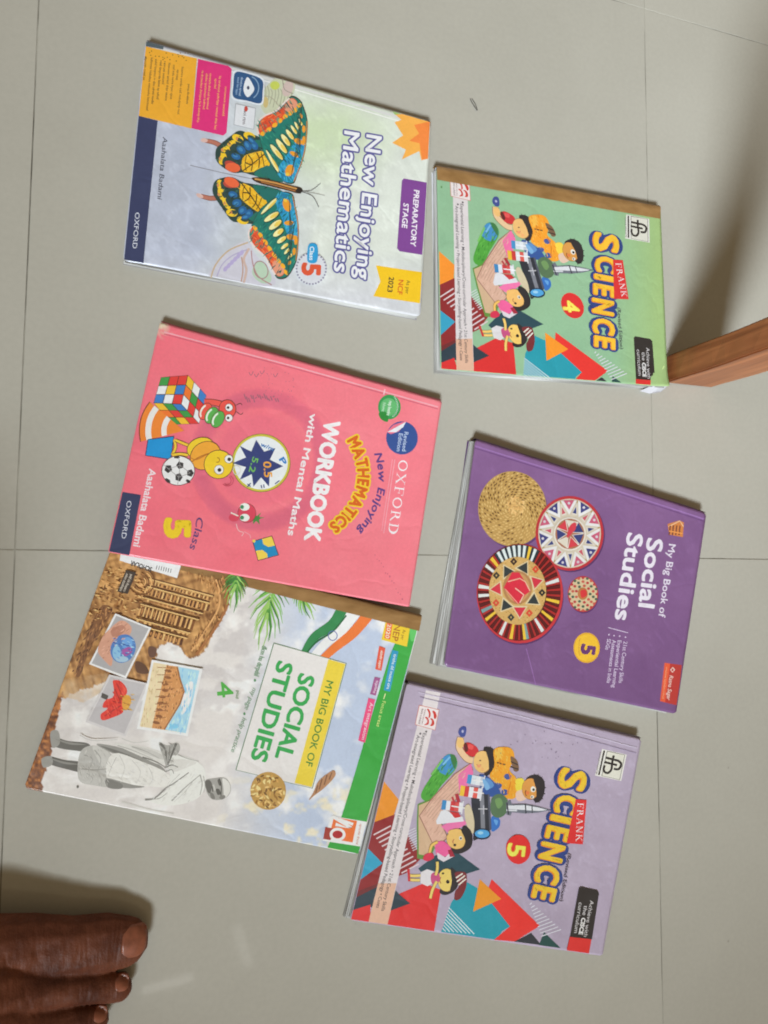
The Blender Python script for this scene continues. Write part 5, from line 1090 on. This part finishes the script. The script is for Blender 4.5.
    # rocket
    a.poly(D4, [(508, 372), (530, 360), (536, 380), (600, 378), (660, 390), (724, 408), (660, 420), (600, 424), (536, 418), (530, 434), (510, 430)], (108, 112, 124)); a.poly(D4, [(514, 386), (600, 384), (660, 395), (712, 408), (660, 412), (600, 408), (514, 402)], (212, 214, 220)); a.line(D4, [(600, 378), (604, 424)], 6, (50, 52, 60)); a.line(D4, [(632, 384), (634, 422)], 5, (70, 72, 80)); a.line(D4, [(510, 408), (560, 410)], 8, (206, 208, 216)); a.line(D4, [(512, 372), (520, 430)], 6, (50, 52, 60)); a.line(D4, [(700, 408), (726, 409)], 3, (50, 60, 90))
    # girl
    a.blob(D4, [(300, 486), (335, 500), (348, 545), (336, 590), (290, 616), (250, 612), (240, 596), (290, 560)], HAIR); a.ell(D4, 272, 546, 50, 50, (130, 90, 60)); a.ell(D4, 271, 546, 48, 48, (236, 184, 108)); a.blob(D4, [(292, 500), (330, 520), (338, 560), (318, 596), (296, 600), (312, 555)], HAIR); a.ell(D4, 252, 515, 22, 14, (236, 184, 108)); a.ell(D4, 290, 542, 8, 10, (220, 216, 206)); a.ell(D4, 291, 543, 4, 5, (40, 34, 36)); a.ell(D4, 262, 575, 7, 6, (40, 34, 36)); a.line(D4, curve([(258, 548), (252, 558), (256, 568)]), 3.5, (160, 60, 60))
    a.blob(D4, [(170, 570), (205, 556), (236, 580), (244, 608), (215, 630), (176, 622)], (232, 96, 152)); a.poly(D4, [(176, 610), (215, 634), (240, 612), (258, 630), (208, 656), (180, 640)], (214, 206, 214)); a.line(D4, curve([(180, 560), (150, 580), (140, 625)]), 15, (120, 84, 50)); a.line(D4, curve([(180, 560), (150, 580), (140, 625)]), 12, (236, 186, 100)); a.blob(D4, [(118, 622), (150, 612), (162, 636), (132, 652), (110, 644)], (206, 50, 80)); a.poly(D4, [(228, 600), (246, 596), (262, 630), (238, 632)], (160, 40, 60))
    # boy with a cap
    a.blob(D4, [(244, 684), (276, 716), (278, 770), (250, 804), (214, 816), (190, 804), (200, 780), (250, 740)], HAIR); a.ell(D4, 224, 744, 44, 56, (130, 96, 50)); a.ell(D4, 223, 744, 42, 54, (240, 198, 108)); a.blob(D4, [(244, 694), (268, 720), (268, 766), (240, 796), (248, 750)], HAIR); a.ell(D4, 229, 752, 8, 9, (40, 34, 36)); a.ell(D4, 206, 712, 6, 5, (40, 34, 36)); a.line(D4, curve([(196, 730), (190, 745), (196, 760)]), 3.5, (150, 60, 50))
    a.blob(D4, [(262, 712), (300, 704), (320, 720), (316, 780), (290, 832), (262, 838), (264, 800), (282, 770)], (120, 46, 52))
    for q in ([(268, 734), (300, 712)], [(272, 752), (312, 722)], [(280, 768), (316, 738)]): a.line(D4, q, 7, (222, 216, 206))
    a.poly(D4, [(100, 706), (130, 692), (168, 704), (166, 752), (132, 774), (98, 758)], (216, 212, 216)); a.blob(D4, [(150, 716), (180, 706), (192, 740), (170, 766), (150, 755)], (196, 82, 130))
    for q in ([(178, 655), (178, 690), (170, 720)], [(176, 750), (156, 790), (145, 832)], [(98, 722), (70, 724), (44, 722)], [(96, 744), (70, 744), (46, 742)]): a.line(D4, curve(q), 16, (130, 92, 50)); a.line(D4, curve(q), 12, (240, 200, 112))
    a.line(D4, [(40, 690), (44, 750)], 12, (196, 48, 56)); a.done()
    a = Art(b, 'title_lettering', 'large yellow title with a navy outline')
    ltr = (('S', 363, 316, 84, 96), ('C', 340, 414, 72, 84), ('I', 319, 471, 26, 80), ('E', 303, 527, 50, 82), ('N', 281, 600, 66, 84), ('C', 263, 689, 70, 84), ('E', 250, 762, 52, 82))
    u = (-.225, .974); nn = (u[1], -u[0])
    for pas in range(2):
        for ch, cx, cy, w, h in ltr:
            w *= 1.0; h *= 1.04
            p0 = (cx - u[0] * w / 2 - nn[0] * h / 2, cy - u[1] * w / 2 - nn[1] * h / 2); p1 = (p0[0] + u[0] * w, p0[1] + u[1] * w)
            if pas == 0: a.text(C8, ch, p0, p1, h, (46, 66, 128), bold=.155)
            else: a.text(C8, ch, p0, p1, h, (226, 140, 34), bold=.048); a.text(C8, ch, (p0[0] + 3, p0[1] - 2), (p1[0] + 3, p1[1] - 2), h, (244, 186, 54), bold=.03)
    a.done()
    a = Art(b, 'series_label'); a.poly(C8, [(376, 390), (419, 394), (404, 568), (340, 564)], (212, 50, 52)); a.text(C8, 'FRANK', (383, 404), (376, 556), 25, (232, 222, 224), serif=True); a.text(C8, '(Revised Edition)', (345, 604), (313, 792), 15, (70, 66, 84)); a.done()
    a = Art(b, 'number_badge'); a.ell(C8, 150, 588, 49, 58, (214, 46, 48), n=30); a.text(C8, number, (112, 562), (106, 614), 66, (214, 120, 40), bold=.055); a.text(C8, number, (112, 562), (106, 614), 66, (240, 222, 92), bold=.025); a.done()
    a = Art(b, 'monogram_logo'); E1 = Crop(590, 745, 19.2); K_ = (46, 42, 42); a.poly(E1, [(235, 78), (705, 185), (600, 690), (95, 585)], (218, 216, 210)); a.poly(E1, [(330, 118), (668, 190), (570, 668), (225, 590)], (212, 210, 198))
    a.outline(E1, [(330, 118), (668, 190), (570, 668), (225, 590)], 12, (92, 88, 84)); a.line(E1, [(275, 105), (170, 575)], 30, K_); a.scribble(E1, (190, 130), (110, 560), 34, (120, 114, 116))
    a.line(E1, curve([(298, 240), (460, 282), (550, 308), (598, 372), (550, 462), (455, 456)]), 44, K_); a.line(E1, [(272, 325), (520, 388)], 42, K_); a.line(E1, curve([(456, 200), (425, 340), (408, 470), (345, 535), (280, 515), (262, 455), (282, 390)]), 42, K_); a.done()
    a = Art(b, 'curriculum_box'); a.poly(C8, [(388, 742), (396, 735), (460, 749), (468, 760), (440, 942), (354, 932)], (46, 42, 42)); a.poly(C8, [(353, 932), (438, 942), (428, 998), (340, 986)], (212, 50, 48)); a.text(C8, 'Achieve with', (433, 788), (407, 930), 15, (210, 206, 208)); a.text(C8, 'the', (409, 808), (402, 846), 15, (210, 206, 208)); a.text(C8, 'CISCE', (400, 856), (388, 922), 15, (222, 220, 220), bold=.05); a.text(C8, 'curriculum', (389, 796), (369, 916), 15, (210, 206, 208)); a.done()

b6 = Book([(407, 682.5), (641.5, 739), (602.5, 956), (350, 920)], 0.009,
          'lilac science book with a number 5 badge and cartoon children around a microscope', (168, 154, 186), seed=6, warp=.0003, gain=1.14)
def col6(x, y):
    n = fbm(x / 40, y / 40, 5); c = mixc((162, 149, 170), (180, 167, 188), n); w = fbm(x / 5, y / 5, 15)
    return mixc(c, (196, 186, 208), np.clip((w - .66) * 3, 0, .3))
build_body(b6, col6, grid=2.5, r=2.6, fan=(-.0042, -.0008), spine_color=(120, 108, 128))
science(b6, '5', (172, 158, 180))
a = Art(b6, 'crease_line'); a.line(PX, [(418, 692), (520, 716), (637, 748)], 1.0, (196, 186, 206)); a.line(PX, [(420, 697), (520, 721), (636, 753)], .7, (150, 138, 164))
for i in range(24): a.ell(PX, random.uniform(500, 600), random.uniform(725, 760), .5, .5, (110, 98, 120), n=6)
a.done()

b4 = Book([(436.5, 167), (660.5, 207.5), (668, 387), (440.5, 369.5)], 0.010,
          'green science book with a number 4 badge and brown tape along its spine', (148, 194, 138), seed=4, warp=.0003, remap=to_green)
def col4(x, y):
    n = fbm(x / 40, y / 40, 5); c = mixc((136, 178, 144), (150, 188, 150), n); return mixc(c, (160, 186, 118), np.clip((x - 610) / 60, 0, .8))
build_body(b4, col4, grid=2.5, r=2.0, fan=(-.003, -.0015), spine_color=(206, 206, 210), curl=((1, 1, .022, .0035),))
science(b4, '4', (142, 182, 146))
b4.remap = None
a = Art(b4, 'corner_crease'); a.line(PX, [(667, 372), (658, 386)], 1.6, (140, 168, 100)); a.line(PX, [(664, 366), (655, 386)], 1.2, (196, 218, 150)); a.ell(PX, 441.5, 187, .9, 1.3, (90, 140, 84), n=7); a.done(kind='stuff')
tape_strip(b4, [(436.5, 166.5), (660.5, 207), (660, 219), (437, 180)], 'spine_tape')
# dog-eared sheet sticking out below the corner of the green cover
P_ = [(640, 391), (650, 393.6), (661, 392), (669.5, 384.5), (668, 380), (655, 384)]
V = [tuple(ground(x, y, .004 + .0012 * i % .003) - b4.o) for i, (x, y) in enumerate(P_)]
me = bpy.data.meshes.new('loose_sheet'); me.from_pydata(V + [(v[0], v[1], v[2] - .0004) for v in V], [], [tuple(range(6)), tuple(range(11, 5, -1))] + [(i, (i + 1) % 6, 6 + (i + 1) % 6, 6 + i) for i in range(6)])
link('loose_sheet', me, mat_plain('white_paper', (206, 206, 214), .8, .05, 50), b4.root)
bpy.data.objects.remove(_to)

# ================================================================== wooden furniture leg
lx0, lx1, ly0, ly1, lz = 0.5315, 0.592, 0.1955, 0.2245, 0.42
leg = link('furniture_leg', None, loc=((lx0 + lx1) / 2, (ly0 + ly1) / 2, 0)); tag(leg, 'varnished brown wooden leg standing on the floor beside the green science book', 'furniture leg')
bm = bmesh.new(); bmesh.ops.create_cube(bm, size=1.0)
for v in bm.verts: v.co = Vector((v.co.x * (lx1 - lx0), v.co.y * (ly1 - ly0), (v.co.z + .5) * lz + .0006))
bmesh.ops.subdivide_edges(bm, edges=[e for e in bm.edges if abs(e.verts[0].co.z - e.verts[1].co.z) > .1], cuts=24)
bmesh.ops.bevel(bm, geom=[e for e in bm.edges if len(e.link_faces) == 2 and e.calc_face_angle(0) > .5], offset=.0016, segments=2, affect='EDGES')
for v in bm.verts:
    v.co.x += .0006 * math.sin(v.co.z * 60 + v.co.y * 90); v.co.y += .0005 * math.sin(v.co.z * 47 + 1)
me = bpy.data.meshes.new('post'); bm.to_mesh(me); bm.free(); link('post', me, M_WOOD, leg)
bm = bmesh.new(); bmesh.ops.create_cube(bm, size=1.0)
for v in bm.verts: v.co = Vector((v.co.x * (lx1 - lx0 - .006), v.co.y * (ly1 - ly0 - .006), (v.co.z + .5) * .0006))
me = bpy.data.meshes.new('foot_pad'); bm.to_mesh(me); bm.free(); link('foot_pad', me, M_GROUT, leg)

# ================================================================== bare foot at the corner
def mat_skin():
    m, nt, b = new_mat('brown_skin'); L = nt.links.new
    geo = N(nt, 'ShaderNodeNewGeometry')
    n = N(nt, 'ShaderNodeTexNoise', i_Scale=34.0, i_Detail=5.0, i_Roughness=.6); L(geo.outputs['Position'], n.inputs['Vector'])
    cr = N(nt, 'ShaderNodeValToRGB'); cr.color_ramp.elements[0].position = .3; cr.color_ramp.elements[1].position = .75
    cr.color_ramp.elements[0].color = (*lin((76, 37, 23)), 1); cr.color_ramp.elements[1].color = (*lin((122, 70, 48)), 1)
    L(n.outputs['Fac'], cr.inputs[0]); L(cr.outputs[0], b.inputs['Base Color'])
    mp = N(nt, 'ShaderNodeMapping'); mp.inputs['Scale'].default_value = (420, 90, 90); mp.inputs['Rotation'].default_value = (0, 0, .1)
    L(geo.outputs['Position'], mp.inputs['Vector'])
    n2 = N(nt, 'ShaderNodeTexNoise', i_Scale=1.0, i_Detail=4.0); L(mp.outputs[0], n2.inputs['Vector'])
    n3 = N(nt, 'ShaderNodeTexVoronoi', i_Scale=700.0); L(geo.outputs['Position'], n3.inputs['Vector'])
    bp = N(nt, 'ShaderNodeBump', i_Strength=.45, i_Distance=.0012); L(n2.outputs['Fac'], bp.inputs['Height'])
    b2_ = N(nt, 'ShaderNodeBump', i_Strength=.25, i_Distance=.0005); L(n3.outputs['Distance'], b2_.inputs['Height']); L(bp.outputs[0], b2_.inputs['Normal']); L(b2_.outputs[0], b.inputs['Normal'])
    b.inputs['Roughness'].default_value = .55; b.inputs['Specular IOR Level'].default_value = .25
    b.inputs['Subsurface Weight'].default_value = .08; b.inputs['Subsurface Radius'].default_value = (.006, .002, .001); b.inputs['Subsurface Scale'].default_value = .5
    return m
M_SKIN = mat_skin(); M_NAIL = mat_plain('toenail', (138, 80, 58), .38, .22, 160, .5)
def fp(px, py, z): return ground(px, py, z)
def blobchain(bm, pts):
    """overlapping ellipsoid chain: pts = (Vector, radius_y, radius_z)"""
    for (p0, w0, h0), (p1, w1, h1) in zip(pts, pts[1:]):
        n = max(2, int((p1 - p0).length / .004))
        for i in range(n + 1):
            t = i / n; c = p0.lerp(p1, t); w = w0 + (w1 - w0) * t; h = h0 + (h1 - h0) * t
            m = Matrix.Translation(c) @ Matrix.Diagonal((w, w, h, 1)); bmesh.ops.create_icosphere(bm, subdivisions=2, radius=1.0, matrix=m)
bm = bmesh.new()
big = [(fp(-30, 962, .028), .031, .026), (fp(30, 953, .023), .0265, .0205), (fp(70, 950, .0215), .0225, .0195), (fp(104, 946, .0185), .0225, .0175), (fp(122, 945.5, .0165), .0205, .0155)]
blobchain(bm, big)
sec = [(fp(-20, 1000, .036), .028, .030), (fp(40, 993, .027), .0145, .020), (fp(80, 992, .022), .0120, .0155), (fp(108, 991, .0155), .0118, .0135), (fp(118, 991, .0135), .0110, .0125)]
blobchain(bm, sec)
thr = [(fp(-20, 1040, .042), .028, .03), (fp(30, 1028, .028), .0135, .018), (fp(66, 1024, .020), .0118, .0145), (fp(94, 1023, .0135), .0112, .0125)]
blobchain(bm, thr)
fou = [(fp(-30, 1070, .036), .026, .026), (fp(20, 1060, .024), .0125, .016), (fp(50, 1056, .018), .011, .013), (fp(72, 1054, .0125), .0105, .0118)]
blobchain(bm, fou)
fif = [(fp(-50, 1098, .03), .024, .022), (fp(0, 1088, .02), .0122, .014), (fp(28, 1084, .015), .0112, .0118), (fp(44, 1082, .0118), .0105, .011)]
blobchain(bm, fif)
mid = fp(-30, 1010, .0); T_ = Vector((-1, -.06, 0)).normalized()
blobchain(bm, [(Vector((mid.x, mid.y, .033)), .044, .031), (Vector((mid.x, mid.y, .036)) + T_ * .05, .040, .034), (Vector((mid.x, mid.y, .040)) + T_ * .09, .035, .038), (Vector((mid.x, mid.y, .036)) + T_ * .16, .033, .036)])
ank = Vector((mid.x, mid.y, 0)) + T_ * .125
blobchain(bm, [(ank + Vector((0, 0, .07)), .036, .036), (ank + Vector((-.01, 0, .14)), .036, .036), (ank + Vector((-.03, 0, .28)), .05, .05), (ank + Vector((-.05, 0, .36)), .052, .052)])
me = bpy.data.meshes.new('foot_raw'); bm.to_mesh(me); bm.free()
tmp = link('foot_raw', me)
mod = tmp.modifiers.new('r', 'REMESH'); mod.mode = 'VOXEL'; mod.voxel_size = .0012
sm = tmp.modifiers.new('s', 'SMOOTH'); sm.iterations = 12; sm.factor = .6
bpy.context.view_layer.update()
fm = bpy.data.meshes.new_from_object(tmp.evaluated_get(bpy.context.evaluated_depsgraph_get())); bpy.data.objects.remove(tmp)
fm.name = 'body'; fm.polygons.foreach_set('use_smooth', [True] * len(fm.polygons))
froot = link('person', None, loc=(ank.x, ank.y, 0)); tag(froot, 'bare brown right foot of a person standing on the tiles, toes towards the books', 'person')
_fpc = {}
def crease(co, px, py, half, depth, sig, slant=0.0):
    c = _fpc.get((px, py)) or _fpc.setdefault((px, py), fp(px, py, .02)); dx = co.x - c.x - slant * (co.y - c.y); dy = abs(co.y - c.y)
    return depth * math.exp(-(dx / sig) ** 2) * max(0.0, 1 - (dy / half) ** 4) if dy < half and abs(dx) < 4 * sig else 0.0
FOLDS = [(118, 947, .021, .0011, .0011, .10), (114.5, 947, .020, .0010, .0010, .08), (111, 947, .019, .0007, .0010, .02), (88, 948, .018, .0007, .0013, -.1), (83, 949, .017, .0006, .0013, -.06), (78, 949, .016, .0005, .0013, .05), (66, 950, .018, .0004, .0016, .1),
         (114, 991, .010, .0008, .0009, .05), (110.5, 991, .010, .0008, .0009, .0), (107, 991, .010, .0006, .0009, -.05), (88, 992, .009, .0009, .0012, .1), (84, 992, .009, .0007, .0011, .0), (80, 992, .009, .0006, .0011, -.1), (92, 1023, .009, .0008, .0010, 0), (88, 1023, .009, .0006, .0010, 0)]
rsk = random.Random(4)
FOLDS += [(rsk.uniform(5, 75), rsk.uniform(935, 1000), rsk.uniform(.006, .014), rsk.uniform(.0002, .0004), rsk.uniform(.0009, .0014), rsk.uniform(-.5, .5)) for _ in range(26)]
_xy = np.array([(v.co.x, v.co.y) for v in fm.vertices]); _nz = fbm(_xy[:, 0] * 160, _xy[:, 1] * 160, 77, 3) - .5
for v in fm.vertices:
    if v.co.z > .012 and v.co.z < .09 and v.co.x > -.14:
        dz = sum(crease(v.co, *f) for f in FOLDS); n_ = _nz[v.index]
        v.co.z += n_ * .0016 - dz
    if v.co.z < .09: v.co.z *= .80 - .16 * min(1.0, max(0.0, (v.co.x + .09) / .10))
    v.co.z = max(v.co.z, .0006)
    v.co.x -= ank.x; v.co.y -= ank.y
link('body', fm, M_SKIN, froot)
from mathutils.bvhtree import BVHTree
_bvh = BVHTree.FromPolygons([v.co.copy() for v in fm.vertices], [tuple(p.vertices) for p in fm.polygons])
def nail(px, py, w, l, tilt):
    """curved nail plate laid on the toe's surface; w across, l along, seen from above"""
    V, Fc = [], []; nu, nv = 12, 10; c = fp(px, py, .03); d = Vector((math.cos(tilt), math.sin(tilt))); sd = Vector((-d.y, d.x))
    for j in range(nv + 1):
        for i in range(nu + 1):
            u = i / nu * 2 - 1; v = j / nv * 2 - 1
            ww = w * (1 - .30 * max(0, v) ** 2.5 - .16 * max(0, -v) ** 4)
            x = c.x - ank.x + sd.x * u * ww / 2 + d.x * (v * l / 2 * (1 - .10 * u * u)); y = c.y - ank.y + sd.y * u * ww / 2 + d.y * v * l / 2
            hit = _bvh.ray_cast(Vector((x, y, .2)), Vector((0, 0, -1)))[0]
            z = hit.z if hit is not None else .012
            V.append((x, y, z - .0004 + .0013 * (v + 1) / 2 + .0007 * (1 - u * u)))
    for j in range(nv):
        for i in range(nu): k = j * (nu + 1) + i; Fc.append((k, k + 1, k + nu + 2, k + nu + 1))
    n0 = len(V); V += [(x, y, z - .0030) for (x, y, z) in V]
    Fc += [tuple(n0 + q for q in reversed(f)) for f in list(Fc)]
    e = [i for i in range(nu + 1)] + [j * (nu + 1) + nu for j in range(1, nv + 1)] + [nv * (nu + 1) + i for i in range(nu - 1, -1, -1)] + [j * (nu + 1) for j in range(nv - 1, 0, -1)]
    for k in range(len(e)): a_, b_2 = e[k], e[(k + 1) % len(e)]; Fc.append((a_, n0 + a_, n0 + b_2, b_2))
    m = bpy.data.meshes.new('toenail'); m.from_pydata(V, [], Fc); m.polygons.foreach_set('use_smooth', [True] * len(Fc)); link('toenail', m, M_NAIL, froot)
nail(134.5, 949, .0235, .0185, -.08)
nail(122, 993.5, .0112, .0100, .0)
nail(100, 1026, .0105, .0095, .0)

# ================================================================== curl of thread on the floor
pts = [ground(470.2, 98.5, .0006), ground(471.5, 102, .0012), ground(474.5, 106.5, .0014), ground(477.5, 111.5, .0006), ground(476.6, 107, .0013), ground(474.6, 102.5, .0016), ground(472, 98.8, .0007)]
cu = bpy.data.curves.new('thread', 'CURVE'); cu.dimensions = '3D'; cu.bevel_depth = .00035; cu.bevel_resolution = 2
sp = cu.splines.new('NURBS'); sp.points.add(len(pts) - 1); sp.use_endpoint_u = True; sp.order_u = 3
for q, p in zip(sp.points, pts): q.co = (p.x - pts[0].x, p.y - pts[0].y, p.z, 1)
tmp = bpy.data.objects.new('thread_tmp', cu); COL.objects.link(tmp); bpy.context.view_layer.update()
tm = bpy.data.meshes.new_from_object(tmp.evaluated_get(bpy.context.evaluated_depsgraph_get())); bpy.data.objects.remove(tmp); tm.materials.clear()
th = link('thread', tm, mat_plain('dark_thread', (84, 82, 78), .8, .1, 300), None, (pts[0].x, pts[0].y, 0)); tag(th, 'tiny dark curl of thread on the bare tile between the butterfly and green books', 'thread')
